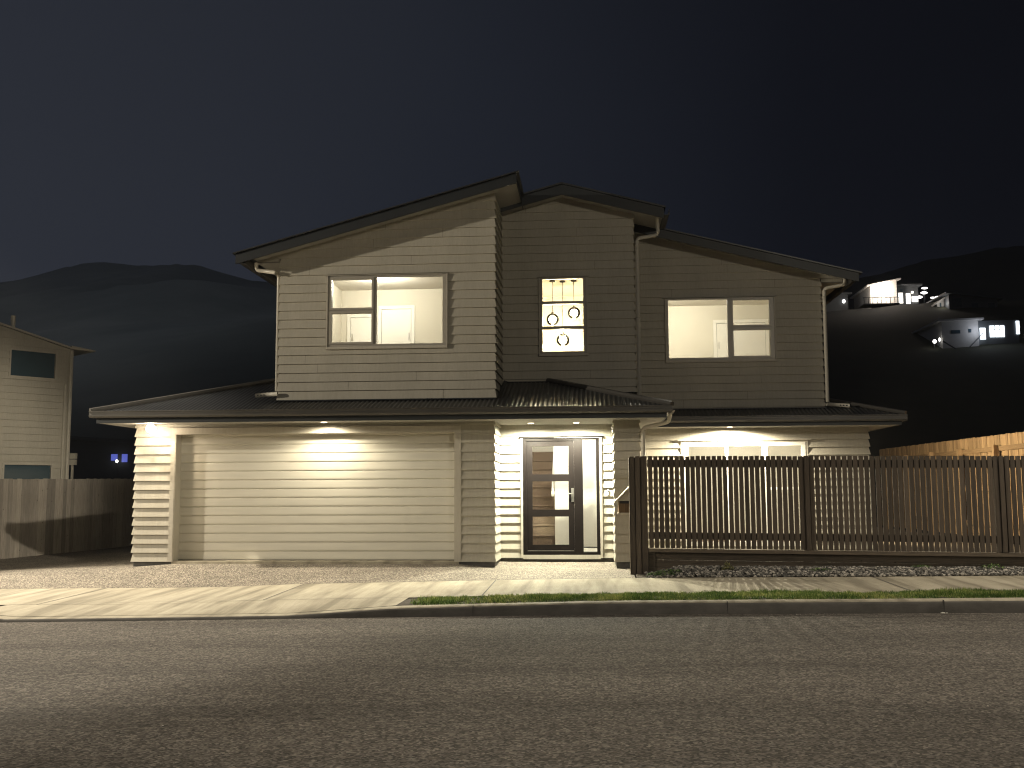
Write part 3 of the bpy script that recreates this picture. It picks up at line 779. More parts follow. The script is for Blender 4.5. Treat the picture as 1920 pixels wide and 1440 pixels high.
# left garage lamp: small surface floodlight that glares at the camera
b = MB(); b.tube([(-7.36,-.28,2.30),(-7.36,-.28,2.255)], [.05,.075], 18); fl = b.build('soffit_lamp', M['white'], H)
b = MB(); b.sphere((-7.36,-.29,2.225), .078, 20, 12); b.build('lamp_globe', M['em_warm'], fl, smooth=True)
lampobj('soffit_lamp_beam', 'SPOT', (-7.30,-.27,2.22), 130, (1,.82,.55), target=(-6.80,-.20,1.2), spot_size=R(88), spot_blend=.3, shadow_soft_size=.03)
lampobj('soffit_lamp_glow', 'POINT', (-7.36,-.38,2.15), 14, (1,.80,.55), shadow_soft_size=.05)

# --- interior lamps
WI = (1,.93,.80)
def ceil_lamp(x, y, z, power, r=.13):
    b = MB(); b.tube([(x,y,z-.0),(x,y,z-.05)], [r,r*.8], 20); o = b.build('ceiling_lamp', M['em_soft'], H)
    lampobj('ceiling_lamp_light', 'POINT', (x,y,z-.16), power, WI, shadow_soft_size=.1)
ceil_lamp(-3.95,1.7,5.172,112,.11); ceil_lamp(1.7,3.4,5.09,140); ceil_lamp(3.0,4.2,2.28,190); ceil_lamp(-.5,1.6,2.40,130)
lampobj('hall_light', 'POINT', (-1.1,3.1,2.6), 50, WI, shadow_soft_size=.1)
# --- pendants in the stairwell window
def pendant(x, y, zc, r, label):
    t = empty('pendant_light', (x, y, 5.215), label, 'pendant light', 'globe pendants in the stairwell')
    b = MB(); b.tube([(x,y,5.215),(x,y,5.19)], .055, 18); b.build('ceiling_rose', M['doorframe'], t)
    b = MB(); b.tube([(x,y,5.19),(x,y,zc+r)], .0055, 8); b.build('cord', M['doorframe'], t)
    b = MB(); b.tube([(x,y,zc+r+.02),(x,y,zc+r*.55)], .022, 12); b.build('lamp_holder', M['gutter'], t)
    b = MB(); b.sphere((x,y,zc), r, 24, 14); b.build('glass_globe', M['glass'], t, smooth=True)
    b = MB(); b.sphere((x,y,zc), r*.6, 20, 12); b.build('bulb', M['em_bulb'], t, smooth=True)
    lampobj('pendant_glow', 'POINT', (x,y,zc-r-.03), 150, (1,.86,.56), shadow_soft_size=r*.45)
pendant(-.725,2.65,4.45,.12,'globe pendant on the leftmost cord in the narrow stair window')
pendant(-.53,2.70,4.05,.125,'lowest globe pendant hanging on the middle cord in the narrow window')
pendant(-.31,2.65,4.57,.12,'globe pendant on the rightmost cord in the narrow stair window')

# ------------------------------------------------------------------ letterbox
lb = empty('letterbox', (.63,-.45,-.1), 'small timber letterbox with gable roof between the porch and the slat fence', 'letterbox')
g = MB(); g.box(.41,.86,-.5,-.2,.80,.985); g.build('box', M['lbwood'], lb)
g = MB(); g.box(.425,.845,-.512,-.5,.945,.985); g.build('mail_slot', M['black'], lb)
g = MB(); g.box(.519,.523,-.504,-.5,.81,.94); g.build('door_gap', M['black'], lb)
g = MB(); g.prism([(.40,-.515,.99),(.87,-.515,.99),(.635,-.515,1.225)], (0,.33,0)); g.build('gable', M['trim'], lb)
g = MB()
for sx in (-1, 1):
    a = Vector((.635+sx*.275,-.54,.965)); c = Vector((.635,-.54,1.24)); n = Vector((sx*.012,0,.012))
    g.prism([a, c, c+n, a+n], (0,.37,0))
g.build('roof', M['palewood'], lb)
g = MB(); g.box(.395,.875,-.53,-.19,.785,.80); g.build('base', M['trim'], lb)
g = MB(); g.box(.70,.79,-.4,-.31,-.12,.785); g.build('post', M['lbwood'], lb)

# ------------------------------------------------------------------ slatted front fence
def fy(x): return -.90-.03*x
def ztop(x): return 1.685-.0085*x
def zbot(x): return .285-.012*x
SF = empty('slat_fence', (3.5,-1,-.1), 'brown vertical slat fence on retaining boards in front of the right wing', 'fence')
g = MB(); x = .862; i = 0
while x < 9.5:
    h = .004*random.uniform(-1,1); a = fy(x)
    g.obox((x, a-.0, zbot(x)), (.0625,-.0019,0), (0,.020,0), (random.uniform(-.002,.002),0,ztop(x)-zbot(x)+h), random.random())
    x += .0808
g.build('slats', M['slat'], SF, rnd=True)
def rail(z0f, z1f, nm='rail', yoff=.0225, th=.045, xa=.85, xb=9.5, mat=None, seg=3.0, rr=None):
    mb = MB(); x = xa
    while x < xb:
        e = min(xb, x+seg)
        mb.prism([(x,fy(x)+yoff,z0f(x)),(e,fy(e)+yoff,z0f(e)),(e,fy(e)+yoff,z1f(e)),(x,fy(x)+yoff,z1f(x))], (0,th,0), random.random()); x = e
    return mb.build(nm, mat or M['slat'], SF, rnd=True)
rail(lambda x: ztop(x)-.175, lambda x: ztop(x)-.055)
rail(lambda x: zbot(x)+.135, lambda x: zbot(x)+.24)
for px in (3.17, 5.985, 8.8):
    g = MB(); g.box(px, px+.155, fy(px)+.0705, fy(px)+.17, -.2, ztop(px)-.01, .3); g.box(px+.002, px+.153, fy(px)+.021, fy(px)+.07, zbot(px)+.242, ztop(px)-.177, .6); g.box(px+.045, px+.105, fy(px)-.02, fy(px)-.002, zbot(px), ztop(px), .55); g.build('post', M['slat'], SF, rnd=True)
# end assembly: two dark boards and a lighter one wrapping the corner post
g = MB()
g.box(.572,.842,fy(.7)+.025,fy(.7)+.13,-.2,1.655,.15)
g.box(.580,.648,fy(.7)+.0,fy(.7)+.022,-.17,1.672,.15); g.box(.662,.732,fy(.7)-.006,fy(.7)+.020,-.165,1.676,.95); g.box(.744,.836,fy(.7)+.002,fy(.7)+.024,-.15,1.674,.35)
g.box(.565,.5715,fy(.7)+.0,fy(.7)+.13,-.17,1.67,.9)
g.build('post', M['slat'], SF, rnd=True)
# retaining boards and top plate
g = MB(); top = lambda x: zbot(x)-.008
rail(lambda x: top(x)-.055, lambda x: top(x), 'plate', -.012, .10, .845, 9.5, M['ret'])
for k in range(3):
    rail(lambda x, k=k: top(x)-.058-.118*(k+1)+.004, lambda x, k=k: top(x)-.058-.118*k, 'retaining_board', .05, .045, .94, 9.5, M['ret'], seg=2.8)
g = MB(); g.box(.846,.938,fy(.9)+.035,fy(.9)+.11,-.22,top(.9)-.056,.1); g.build('post', M['ret'], SF, rnd=True)

# gravel mound against the boards
def gz(x, y):
    t = min(1, max(0, (y+1.40)/(fy(x)+.05+1.40)))
    edge = zf(x)-.01
    return edge + (.145-.008*x)*math.sin(t*math.pi/2)*interp(x, [.9,1.3], [.35,1])
g = MB(); g.grid(lin(.64,9.5,60), lin(-1.348,-.78,5), lambda x, y: gz(x, y)-.015)
tag(g.build('garden_bed', M['dirt']), kind='structure')
ico = [(0,0,1),(.894,0,.447),(.276,.851,.447),(-.724,.526,.447),(-.724,-.526,.447),(.276,-.851,.447),(.724,.526,-.447),(-.276,.851,-.447),(-.894,0,-.447),(-.276,-.851,-.447),(.724,-.526,-.447),(0,0,-1)]
icof = [(0,1,2),(0,2,3),(0,3,4),(0,4,5),(0,5,1),(1,6,2),(2,7,3),(3,8,4),(4,9,5),(5,10,1),(2,6,7),(3,7,8),(4,8,9),(5,9,10),(1,10,6),(11,7,6),(11,8,7),(11,9,8),(11,10,9),(11,6,10)]
g = MB()
for i in range(6200):
    x = random.uniform(.80, 8.6); y = random.uniform(-1.36, fy(x)+.04)
    if x < 1.25 and random.random() < .5: continue
    s = random.uniform(.011,.027); z = gz(x, y)+s*.25+random.uniform(-.006,.008)
    ax, ay, az = s*random.uniform(.8,1.5), s*random.uniform(.7,1.2), s*random.uniform(.55,.9)
    an = random.uniform(0, 6.28); ca, sa = math.cos(an), math.sin(an); n = len(g.v); tl = random.uniform(-.5,.5); rr = random.random()**1.4
    for vx, vy, vz in ico:
        j = random.uniform(.85,1.15); px_, py_, pz_ = vx*ax*j, vy*ay*j, vz*az*j+vx*ax*tl*.5
        g.v.append((x+px_*ca-py_*sa, y+px_*sa+py_*ca, z+pz_))
    for a in icof: g.f.append((n+a[0],n+a[1],n+a[2])); g.r.append(rr)
tag(g.build('gravel', M['stone'], rnd=True), 'grey river gravel heaped along the retaining boards', 'gravel', kind='stuff')

# grass berm
g = MB()
def blade(x, y, z, h, w, lean, az, rnd):
    dx, dy = math.cos(az), math.sin(az); lx, ly = lean*math.cos(az+1.6), lean*math.sin(az+1.6)
    g.poly([(x-dx*w,y-dy*w,z),(x+dx*w,y+dy*w,z),(x+dx*w*.7+lx*.4,y+dy*w*.7+ly*.4,z+h*.6),(x+lx,y+ly,z+h)], rnd)
def clump(x, y): return .5+.55*mn.noise(Vector((x*1.1,y*1.6,0)))+.55*mn.noise(Vector((x*3.7,y*5,3)))+.4*mn.noise(Vector((x*11,y*13,7)))
cnt = 0
while cnt < 60000:
    x = random.uniform(-2.28, 8.8); y = random.uniform(-4.29,-3.30)
    c = clump(x, y)
    edge = min(1, (x+2.42)/.45)
    dens = edge*(.12+1.1*c)
    if -1.75 < x < -1.2 and y < -3.9: dens *= .35
    if y < -4.18: dens *= .45
    if y > -3.36: dens *= .4+.4*c
    if random.random() > dens: continue
    hgt = random.uniform(.018,.05)*(.45+1.1*max(0, c))*(1+.25*interp(x, [0,5], [0,1]))
    hgt *= .6 if y < -4.16 else 1
    rnd = min(1, max(0, .45+.55*mn.noise(Vector((x*2.3,y*3,11)))+.2*mn.noise(Vector((x*9,y*9,5)))+random.gauss(0,.27)))
    if math.sin(x*1.7+3)+math.sin(x*4.1) > 1.2 and random.random() < .3: rnd = 1
    blade(x, y, bz(x, y)-.003, hgt, random.uniform(.0018,.0035), random.uniform(.005,.03), random.uniform(0, 6.28), rnd); cnt += 1
for i in range(500):   # sparse tufts in the left berm
    x = random.uniform(-12,-8.0); y = random.uniform(-4.3,-3.4); blade(x, y, bz(x, y)-.003, random.uniform(.01,.025), .003, .02, random.uniform(0,6.28), random.random())
tag(g.build('grass', M['grass'], rnd=True), 'short green grass growing on the berm behind the kerb', 'grass', kind='stuff')
# fine leaf litter and grit along the kerb and on the road
g = MB()
for i in range(260):
    x = random.gauss(2.55, .22) if i < 70 else random.uniform(-10, 7); y = -4.53-abs(random.gauss(0,.05))
    if i > 160: x = random.uniform(-5, 4); y = random.uniform(-12,-4.7)
    s = random.uniform(.003,.010); z = crown(x, y)+.004; a = random.uniform(0, 3.1)
    g.poly([(x+s*math.cos(a),y+s*math.sin(a),z),(x-s*math.sin(a)*.6,y+s*math.cos(a)*.6,z+s*.6),(x-s*math.cos(a),y-s*math.sin(a),z),(x+s*math.sin(a)*.6,y-s*math.cos(a)*.6,z+s*.3)], random.random())
tag(g.build('road_grit', M['stone'], rnd=True), 'loose grit and leaf bits scattered over the asphalt', 'grit', kind='stuff')
g = MB(); xx = 3.99
for (dx, s) in ((0,.022),(.045,.011)):
    n = len(g.v)
    for vx, vy, vz in ico: g.v.append((xx+dx+vx*s*1.4, -4.53+vy*s*.8, zr(xx)+.008+vz*s*.45))
    for a in icof: g.f.append(tuple(n+q for q in a)); g.r.append(1)
tag(g.build('paper_scrap', M['white']), 'crumpled white paper scrap lying against the kerb face', 'litter')

# weeds on the gravel
def weed(x, y, r, h, n, mat, label, cat='weed', upright=.2):
    b = MB(); z0 = gz(x, y)-.01
    for i in range(n):
        a = random.uniform(0, 6.28); d = r*math.sqrt(random.random()); px_, py_ = x+d*math.cos(a)*1.6, y+d*math.sin(a)*.55
        pz_ = gz(px_, py_)+h*random.random()*(1-d/r*.6); s = random.uniform(.010,.022)
        t = random.uniform(0, 6.28); ux = Vector((math.cos(t), math.sin(t), random.uniform(-.3,.8)))*s; vx = Vector((-math.sin(t), math.cos(t), random.uniform(-.2,.5)))*s*.45
        c = Vector((px_, py_, pz_)); b.poly([c-ux, c-vx, c+ux, c+vx], random.random())
    o = b.build('weed_plant', mat, rnd=True); tag(o, label, cat, 'weeds on the gravel')
    s_ = MB()
    for i in range(6):
        a = random.uniform(0, 6.28); s_.tube([(x,y,z0),(x+r*.6*math.cos(a),y+r*.3*math.sin(a),z0+h*.8)], .0025, 5)
    s_.build('stem', mat, o, rnd=True)
weed(1.05,-1.22,.17,.085,520,M['weed'],'low green weed spreading beside the fence end post')
weed(2.0,-1.14,.06,.14,260,M['weedy'],'upright yellow-green weed on the gravel left of the middle post')
weed(3.35,-1.18,.10,.06,200,M['weed'],'small green weed in the gravel under the middle fence post')
weed(5.85,-1.13,.12,.09,240,M['weed'],'dark green weed in the gravel below the right fence post')
weed(4.85,-1.05,.10,.07,160,M['weed'],'flat weed against the retaining boards between middle and right posts')

# ------------------------------------------------------------------ left paling fence
LF = empty('paling_fence', (-12.8,6,-.3), 'weathered grey timber paling fence beside the driveway', 'fence')
def lfx(y): return float(interp(y, [-3,4.8,9.9,16], [-13.5,-13.0,-12.38,-11.7]))
g = MB(); y = 3.2
while y < 15.5:
    wv = .15; x = lfx(y); x2 = lfx(y+.142); zt = 1.475+.012*(y-4.8)+random.uniform(-.008,.008)
    o = random.choice((0,.003,.006))
    g.prism([(x+o,y,-.31+.02*(y-4.8)*.6),(x2+o,y+.142,-.31+.02*(y-4.8)*.6),(x2+o,y+.142,zt),(x+o,y,zt)], (.018,0,0), random.random()); y += .149
g.build('palings', M['pal'], LF, rnd=True)
g = MB(); g.prism([(lfx(4.0)-.02,4,1.15),(lfx(15)-.02,15,1.27),(lfx(15)-.02,15,1.17),(lfx(4)-.02,4,1.05)], (-.05,0,0)); g.prism([(lfx(4.0)-.02,4,.15),(lfx(15)-.02,15,.27),(lfx(15)-.02,15,.17),(lfx(4)-.02,4,.05)], (-.05,0,0)); g.build('rail', M['pal'], LF, rnd=True)
g = MB(); g.prism([(lfx(3.2)+.01,3.2,-.42),(lfx(15)+.01,15,-.3),(lfx(15)+.01,15,-.19),(lfx(3.2)+.01,3.2,-.31)], (.03,0,0), .8); g.build('base_board', M['pal'], LF, rnd=True)

# right boundary fence, lit inner side
RF = empty('boundary_fence', (8.4,8,.1), 'pale pine boundary fence at far right, brightly lit, with posts and rails', 'fence')
g = MB(); y = 1.0
while y < 13.9:
    zt = 2.262+.006*(y-4)+random.uniform(-.008,.008)
    g.box(8.46+random.choice((0,.006)), 8.48, y, y+.094, .1, zt, random.random()); y += .1
g.build('palings', M['pal2'], RF, rnd=True)
for (za, zb_) in ((1.93,2.03),(1.1,1.2),(.35,.45)):
    g = MB(); g.box(8.41,8.459,1,13.9,za,zb_,random.random()); g.build('rail', M['rail2'], RF, rnd=True)
for py in (3.05,5.05,7.12,9.1,11.1,13.0):
    g = MB(); g.box(8.31,8.409,py,py+.1,.0,2.055,.4); g.build('post', M['pal2'], RF, rnd=True)

# ------------------------------------------------------------------ neighbour's house on the left
NH = empty('neighbour_house', (-15,5,-.3), 'two-storey pale weatherboard neighbour house behind the left paling fence', 'house')
an = R(37.7); B = Vector((-13.25,8,0)); dv = Vector((-math.sin(an),-math.cos(an),0)); nv = Vector((dv.y*-1, dv.x, 0))
nv = Vector((math.cos(an), -math.sin(an), 0))
def nf(u, d, z): p = B+dv*(-u)+nv*d; return (p.x, p.y, z)      # u runs from left (negative) to the right corner (0)
slopeN = .242
clad_wall('wall', NH, nf, [(-13,-.4),(0,-.4),(0,4.80),(-13,4.80+13*slopeN)], -.4, .167, [(-1.47,-.39,4.03,4.66),(-1.51,-.39,.9,1.85)], mitL=False)
def nf2(u, d, z): p = B+dv*0-nv*u+(-dv)*d; return (p.x, p.y, z)
g = MB(); g.poly([nf(0,0,-.4), tuple(Vector(nf(0,0,-.4))-nv*9), tuple(Vector(nf(0,0,4.8))-nv*9), nf(0,0,4.8)]); g.build('wall', M['clad'], NH)
for (a, b, c, d) in ((-1.47,-.39,4.03,4.66),(-1.51,-.39,.9,1.85)):
    f = lambda u, dd, z: nf(u, .03-dd, z)
    g = MB(); g.holed(a-.04, b+.04, c-.04, d+.04, [(a,b,c,d)], f, .1); wn = g.build('window', M['trim'], NH)
    g = MB(); g.poly([nf(a,-.03,c), nf(b,-.03,c), nf(b,-.03,d), nf(a,-.03,d)]); g.build('pane', M['tan'], wn)
g = MB()
a0 = Vector(nf(.0,.0,4.82)); a1 = Vector(nf(-13,.0,4.82+13*slopeN))
g.prism([a0+nv*.04, a1+nv*.04, a1+nv*.04+Vector((0,0,.05)), a0+nv*.04+Vector((0,0,.05))], tuple(-nv*9))
b0 = Vector(nf(.62,.0,4.81)); g.prism([a0+nv*.04, b0+nv*.04, b0+nv*.04+Vector((0,0,.03)), a0+nv*.04+Vector((0,0,.09))], tuple(-nv*9))
g.build('roof', M['trim'], NH)
g = MB(); q = Vector(nf(.0,.045,0)); g.tube([q+Vector((0,0,-.3)), q+Vector((0,0,4.78))], .05, 8); q = Vector(nf(-.13,.045,0)); g.tube([q+Vector((0,0,-.3)), q+Vector((0,0,3.9))], .03, 8); g.build('downpipe', M['pipe'], NH)
g = MB(); q = Vector(nf(-1.42,-.1,5.1)); g.tube([q, q+Vector((0,0,.42))], .055, 10); g.build('vent_pipe', M['pipe'], NH)
g = MB(); g.box(-19,-14.2,-1.25,4.5,-.6,7.4); g.build('shade_block', M['clad'], NH)  # added out-of-view block, keeps the near lamp off the left driveway
mbx = empty('meter_box', (-13.2,8.1,1.9), 'pair of small pale meter boxes behind the paling fence by the neighbour house', 'meter box')
g = MB(); g.box(-13.31,-13.13,8.2,8.3,2.03,2.17); g.box(-13.31,-13.13,8.2,8.3,1.87,2.01); g.build('cover', M['pipe'], mbx)
g = MB(); g.box(-13.24,-13.2,8.22,8.28,-.3,1.87); g.build('post', M['pipe'], mbx)

# ------------------------------------------------------------------ houses in the distance
def far_house(label, x0, x1, y, zb, zl, zr_, wallmat, lits, darks=(), depth=9, base=-3, eave=.5, deck=None, name='hillside_house'):
    t = empty(name, ((x0+x1)/2, y, zb), label, 'house', 'lit houses on the hillside')
    g = MB(); g.prism([(x0,y,zb+base),(x1,y,zb+base),(x1,y,zr_),(x0,y,zl)], (0,depth,0)); g.build('wall', wallmat, t)
    s = (zr_-zl)/(x1-x0)
    g = MB(); g.prism([(x0-eave,y-eave,zl-eave*s),(x1+eave,y-eave,zr_+eave*s),(x1+eave,y-eave,zr_+eave*s+.2),(x0-eave,y-eave,zl-eave*s+.2)], (0,depth+2*eave,0)); g.build('roof', M['fardark'] if wallmat is M['fardark'] else M['farwall'], t)
    for (a, b, c, d, m) in lits:
        g = MB(); g.box(a, b, y-.06, y-.01, c, d); g.build('lit_window', m, t)
    for (a, b, c, d) in darks:
        g = MB(); g.box(a, b, y-.05, y-.01, c, d); g.build('window', M['tan'], t)
    return t
# brightly lit house with a deck
hA = far_house('pale skillion house with brightly lit deck, highest on the right hillside', 38.9+1.2, 43.8, 130, 27.1, 30.2, 30.9, M['farwall'],
    [(44.0,44.6,27.6,30.0-.9,M['em_win'])], [(41.1,42.4,29.0,29.75)])
g = MB(); g.box(41.05,42.45,129.9,129.93,29.0,29.8); g.build('window', M['em_blue'], hA)
g = MB(); g.box(38.3,43.3,127.2,130,27.0,27.15); g.build('deck', M['farwall'], hA)
g = MB()
for i in range(9): x = 38.4+i*.6; g.box(x, x+.07, 127.2,127.27,27.15,28.0)
g.box(38.3,43.3,127.18,127.26,27.95,28.03); g.build('railing', M['fardark'], hA)
far_house('long grey house with bright square window beside the lit deck house', 43.9, 47.1, 131, 27.1, 30.3, 30.3, M['fardark'],
    [(45.35,45.95,27.7,29.2,M['em_win']),(46.1+.05,47.0,27.95,28.75,M['em_win']),(46.1,46.4,29.2,29.5,M['em_win'])], [(44.6,44.9,29.3,29.8)])
lampobj('deck_light', 'POINT', (41.8,128.9,29.4), 900, (1,.86,.72), shadow_soft_size=.2)
lampobj('deck_light', 'POINT', (39.2,128.6,28.9), 300, (1,.86,.72), shadow_soft_size=.2)
lampobj('garage_light', 'POINT', (46.9,129.8,28.5), 60, (1,.9,.8), shadow_soft_size=.2)
far_house('dark unlit gabled house above the pale one at the right', 47.5, 53.7, 120, 23.6, 26.9, 26.1, M['fardark'], [], [(47.9,49.1,25.2,26.3),(50.4,51.2,24.9,25.6),(52.5,53.3,24.6,25.6)])
# lower pale house with cool lit windows
hC = far_house('pale two-storey house with cool white windows, lowest at far right', 39.6, 43.6, 100, 17.6, 20.0, 20.1, M['farwall'],
    [(44.0-.25,44.35,17.9,19.2,M['em_cool'])], [(40.6,41.6,18.6,19.0),(42.5,42.8,18.7,19.1)])
g = MB(); g.prism([(43.6,100.5,16),(48.2,100.5,16),(48.2,100.5,20.15),(43.6,100.5,20.1)], (0,8,0)); g.build('wall', M['fardark'], hC)
g = MB(); g.box(45.0,46.6,100.4,100.45,18.2,19.5); g.build('lit_window', M['em_cool'], hC)
g = MB()
for a in (45.5,46.05): g.box(a,a+.06,100.35,100.39,18.2,19.5)
g.box(45.2,46.5,100.35,100.39,19.05,19.12); g.build('window_frame', M['fardark'], hC)
g = MB(); g.box(47.9,48.25,100.4,100.45,18.5,20.0); g.build('lit_window', M['em_cool'], hC)
g = MB(); g.obox((41.2,99.2,15.8),(2.6,0,2.6),(0,.12,0),(0,0,.14)); g.obox((39.4,99.2,17.6),(1.8,0,-1.2),(0,.12,0),(0,0,.14)); g.build('stair_stringer', M['fardark'], hC)
lampobj('stair_light', 'POINT', (43.4,98.9,18.9), 60, (.8,.86,1), shadow_soft_size=.1)
far_house('small white shed end lit between the two upper hillside houses', 46.6, 47.5, 122, 24.9, 26.0, 26.6, M['farwall'], [], [(46.95,47.15,25.3,26.1)])
lampobj('shed_light', 'POINT', (47.0,120.8,25.8), 30, (1,.93,.85), shadow_soft_size=.1)
far_house('half hidden dark house at the right wall edge with one bright lamp', 34.6, 38.2, 135, 28.5, 30.0, 30.0, M['fardark'], [(34.7,34.85,28.6,29.2,M['em_win'])], [])
dots = [(37.55,134.9,28.95,.22,.28,'round white lamp beside the half hidden hillside house'),
    (49.3,135,30.7,.45,.13,'upper of two stacked strip lights above the hillside houses'),(49.2,135,30.0,.5,.18,'lower of two stacked strip lights above the hillside houses'),
    (52.9,140,30.2,.55,.22,'wide bright lamp furthest right above the dark gabled house'),(47.8,133,29.0,.5,.2,'short white lamp just right of the long grey house'),
    (38.75,100,17.75,.2,.22,'round white lamp left of the lowest pale house'),(39.3,100,17.95,.07,.22,'thin dim lamp just left of the lowest pale house'),
    (51.4,138,29.8,.35,.12,'dim lamp between the strip lights and the wide lamp'),(54.6,120,23.9,.09,.3,'narrow lamp right of the dark gabled house'),(55.5,120,24.1,.16,.16,'small round lamp right of the narrow lamp')]
for (x, y, z, w_, h_, lab) in dots:
    t = empty('distant_lamp', (x, y, z-3), lab, 'lamp', 'lamps scattered on the hillside')
    b = MB(); b.sphere((0,0,0), 1, 12, 8); b.v = [(x+v[0]*w_, y+v[1]*.2, z+v[2]*h_) for v in b.v]; b.build('lamp_head', M['em_dot'], t, smooth=True)
    b = MB(); b.tube([(x,y+.2,z),(x,y+.2,z-4)], .05, 6); b.build('pole', M['fardark'], t)
# dim house far left between fence and neighbour
hL = far_house('dark distant house at left with a blue lit window', -33.5,-27.6,45,.3,4.6,4.2,M['fardark'],[(-30.15,-29.75,3.2,3.6,M['em_blue']),(-29.45,-29.1,3.1,3.6,M['em_blue'])],[],base=-2)
hL['group'] = 'houses far behind'
t = empty('distant_lamp', (-29.6,44.5,.0), 'tiny white lamp in front of the blue lit window', 'lamp')
b = MB(); b.sphere((-29.6,44.6,3.15), .09, 10, 8); b.build('lamp_head', M['em_dot'], t); b = MB(); b.tube([(-29.6,44.7,3.15),(-29.6,44.7,0)], .03, 6); b.build('pole', M['fardark'], t)

# ------------------------------------------------------------------ street lighting, sky, camera
SL = (1,.89,.70)
lampobj('assumed_street_lamp_left', 'SPOT', (-24,-9.0,6.9), 12300, SL, target=(-4.0,.2,1.9), spot_size=R(30), spot_blend=.5, shadow_soft_size=.12)  # assumed lamp out of view, placed from the wall shadows, aimed at the house
DOWN = dict(spot_size=R(132), spot_blend=.3, shadow_soft_size=.14)
lampobj('assumed_street_lamp_near', 'SPOT', (-15.5,-1.6,8.8), 15000, SL, target=(-15.5,-1.75,0), spot_size=R(120), spot_blend=.14, shadow_soft_size=.14)  # assumed lamp out of view, cone cut to light mainly the ground
lampobj('assumed_street_lamp_right', 'SPOT', (9.5,-3.9,7.4), 2200, SL, target=(9.5,-4.1,0), spot_size=R(120), spot_blend=.6, shadow_soft_size=.14)  # assumed lamp out of view, lights the right end of path and road
lampobj('assumed_street_lamp_behind', 'POINT', (8,-20,7.2), 1900, SL, shadow_soft_size=.2)  # assumed lamp behind the camera, placed from the garage shadow on the fence
lampobj('left_fill_spot', 'SPOT', (8,-20,9.6), 18000, SL, target=(-15.3,6,1.0), spot_size=R(14), spot_blend=.8, shadow_soft_size=.15)  # added narrow spot, lifts the left fence and the neighbour house
lampobj('road_fill_spot', 'SPOT', (-1.5,-12.2,8.2), 1900, SL, target=(1.0,-11.9,0), spot_size=R(100), spot_blend=1.0, shadow_soft_size=.2)  # added overhead fill, brightens only the road surface
lampobj('hill_fill_spot', 'SPOT', (-150,-260,170), 1700000, (.78,.86,1), target=(-150,300,45), spot_size=R(46), spot_blend=.8, shadow_soft_size=8)  # added far spot, lightens the left hillside
lampobj('fence_fill_spot', 'SPOT', (5.5,5.2,2.1), 600, (1,.78,.48), target=(8.4,6.4,1.7), spot_size=R(160), spot_blend=.4, shadow_soft_size=.08)  # added warm spot hidden behind the house, lights the boundary fence

w = bpy.data.worlds.new("World"); scene.world = w; w.use_nodes = True
nt = w.node_tree; bg = nt.nodes['Background']
tc = N(nt, 'ShaderNodeTexCoord'); sx = N(nt, 'ShaderNodeSeparateXYZ'); L(nt, tc.outputs['Generated'], sx.inputs[0])
mr = N(nt, 'ShaderNodeMapRange'); mr.inputs[1].default_value = -.6; mr.inputs[2].default_value = .5; L(nt, sx.outputs['X'], mr.inputs[0])
r = ramp(nt, mr.outputs[0], [(0, (.044,.050,.068)), (.45, (.019,.023,.035)), (.72, (.0075,.009,.015)), (1, (.0025,.003,.0055))])
nz = N(nt, 'ShaderNodeTexNoise'); nz.inputs['Scale'].default_value = 1.6; L(nt, tc.outputs['Generated'], nz.inputs['Vector'])
rz = ramp(nt, nz.outputs['Fac'], [(.3, (.85,.85,.86)), (.7, (1.12,1.12,1.12))])
vz = N(nt, 'ShaderNodeMapRange'); vz.inputs[1].default_value = 0; vz.inputs[2].default_value = .6; vz.inputs[3].default_value = .72; vz.inputs[4].default_value = .47; L(nt, sx.outputs['Z'], vz.inputs[0])
c = mixc(nt, 1.0, r.outputs['Color'], rz.outputs['Color'], 'MULTIPLY')
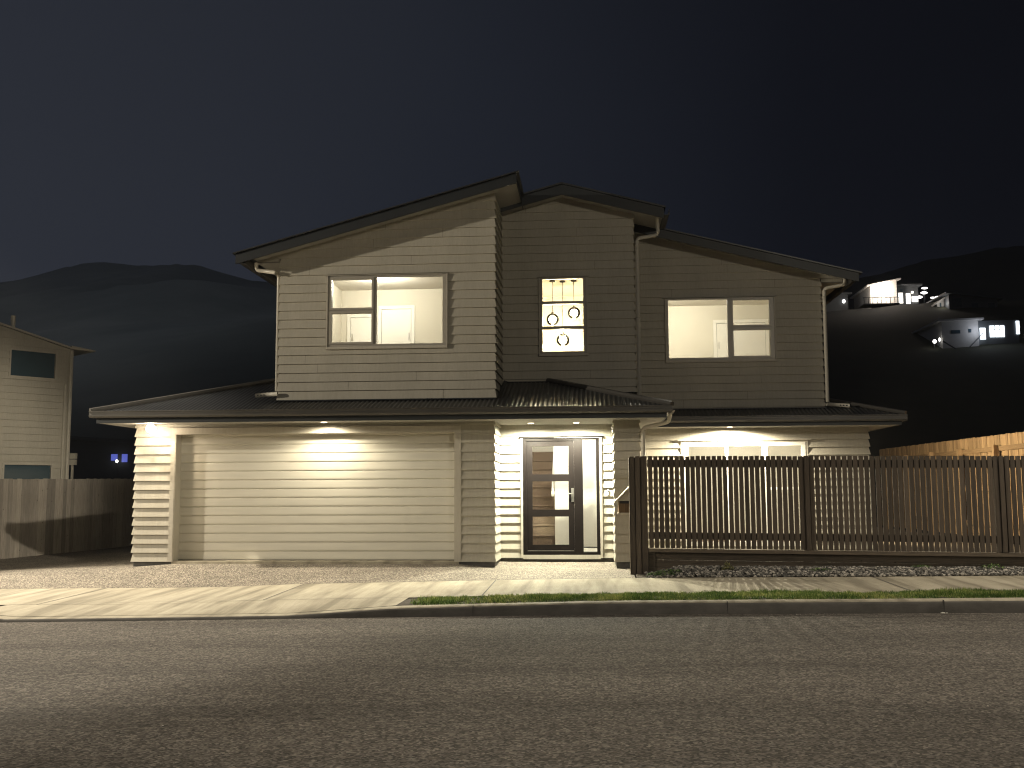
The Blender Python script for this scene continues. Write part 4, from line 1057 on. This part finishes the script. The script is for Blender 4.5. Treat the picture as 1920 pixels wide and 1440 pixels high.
sk = N(nt, 'ShaderNodeTexSky', sky_type='NISHITA'); sk.sun_disc = False; sk.sun_elevation = R(-6); sk.sun_rotation = R(250)
ad = mixc(nt, .01, c, sk.outputs['Color'], 'ADD')
L(nt, ad, bg.inputs['Color']); L(nt, vz.outputs[0], bg.inputs['Strength'])

hz_m = bpy.data.materials.new('haze_air'); hz_m.use_nodes = True; ht = hz_m.node_tree
ht.nodes.remove(ht.nodes['Principled BSDF']); pv = N(ht, 'ShaderNodeVolumePrincipled'); pv.inputs['Color'].default_value = (.85,.88,.95,1); pv.inputs['Density'].default_value = .0004
L(ht, pv.outputs[0], [n for n in ht.nodes if n.type == 'OUTPUT_MATERIAL'][0].inputs['Volume'])
g = MB(); g.box(-620,620,-210,610,-9,240); tag(g.build('haze', hz_m), kind='stuff')
cam = bpy.data.cameras.new('camera'); co = bpy.data.objects.new('camera', cam); col.objects.link(co)
yaw, pitch, roll = .0782576, .1056240, -.0050641
cam.sensor_width = 36; cam.lens = 1900/1920*36; cam.clip_end = 3000; cam.clip_start = .05
fw = Vector((-math.sin(yaw), math.cos(yaw), 0)); rt_ = Vector((math.cos(yaw), math.sin(yaw), 0)); up = Vector((0,0,1))
f2 = fw*math.cos(pitch)+up*math.sin(pitch); u2 = up*math.cos(pitch)-fw*math.sin(pitch)
r3 = rt_*math.cos(roll)+u2*math.sin(roll); u3 = u2*math.cos(roll)-rt_*math.sin(roll)
co.matrix_world = Matrix((( r3.x,u3.x,-f2.x,0),(r3.y,u3.y,-f2.y,-16.72275),(r3.z,u3.z,-f2.z,1.14375),(0,0,0,1)))
scene.camera = co
scene.render.engine = 'CYCLES'
scene.cycles.use_denoising = True; scene.cycles.filter_width = 1.15
scene.cycles.max_bounces = 8; scene.cycles.diffuse_bounces = 4; scene.cycles.transparent_max_bounces = 16
scene.cycles.sample_clamp_indirect = 4; scene.cycles.caustics_reflective = False; scene.cycles.caustics_refractive = False
scene.view_settings.view_transform = 'Standard'; scene.view_settings.look = 'None'; scene.view_settings.exposure = 0; scene.view_settings.gamma = 1
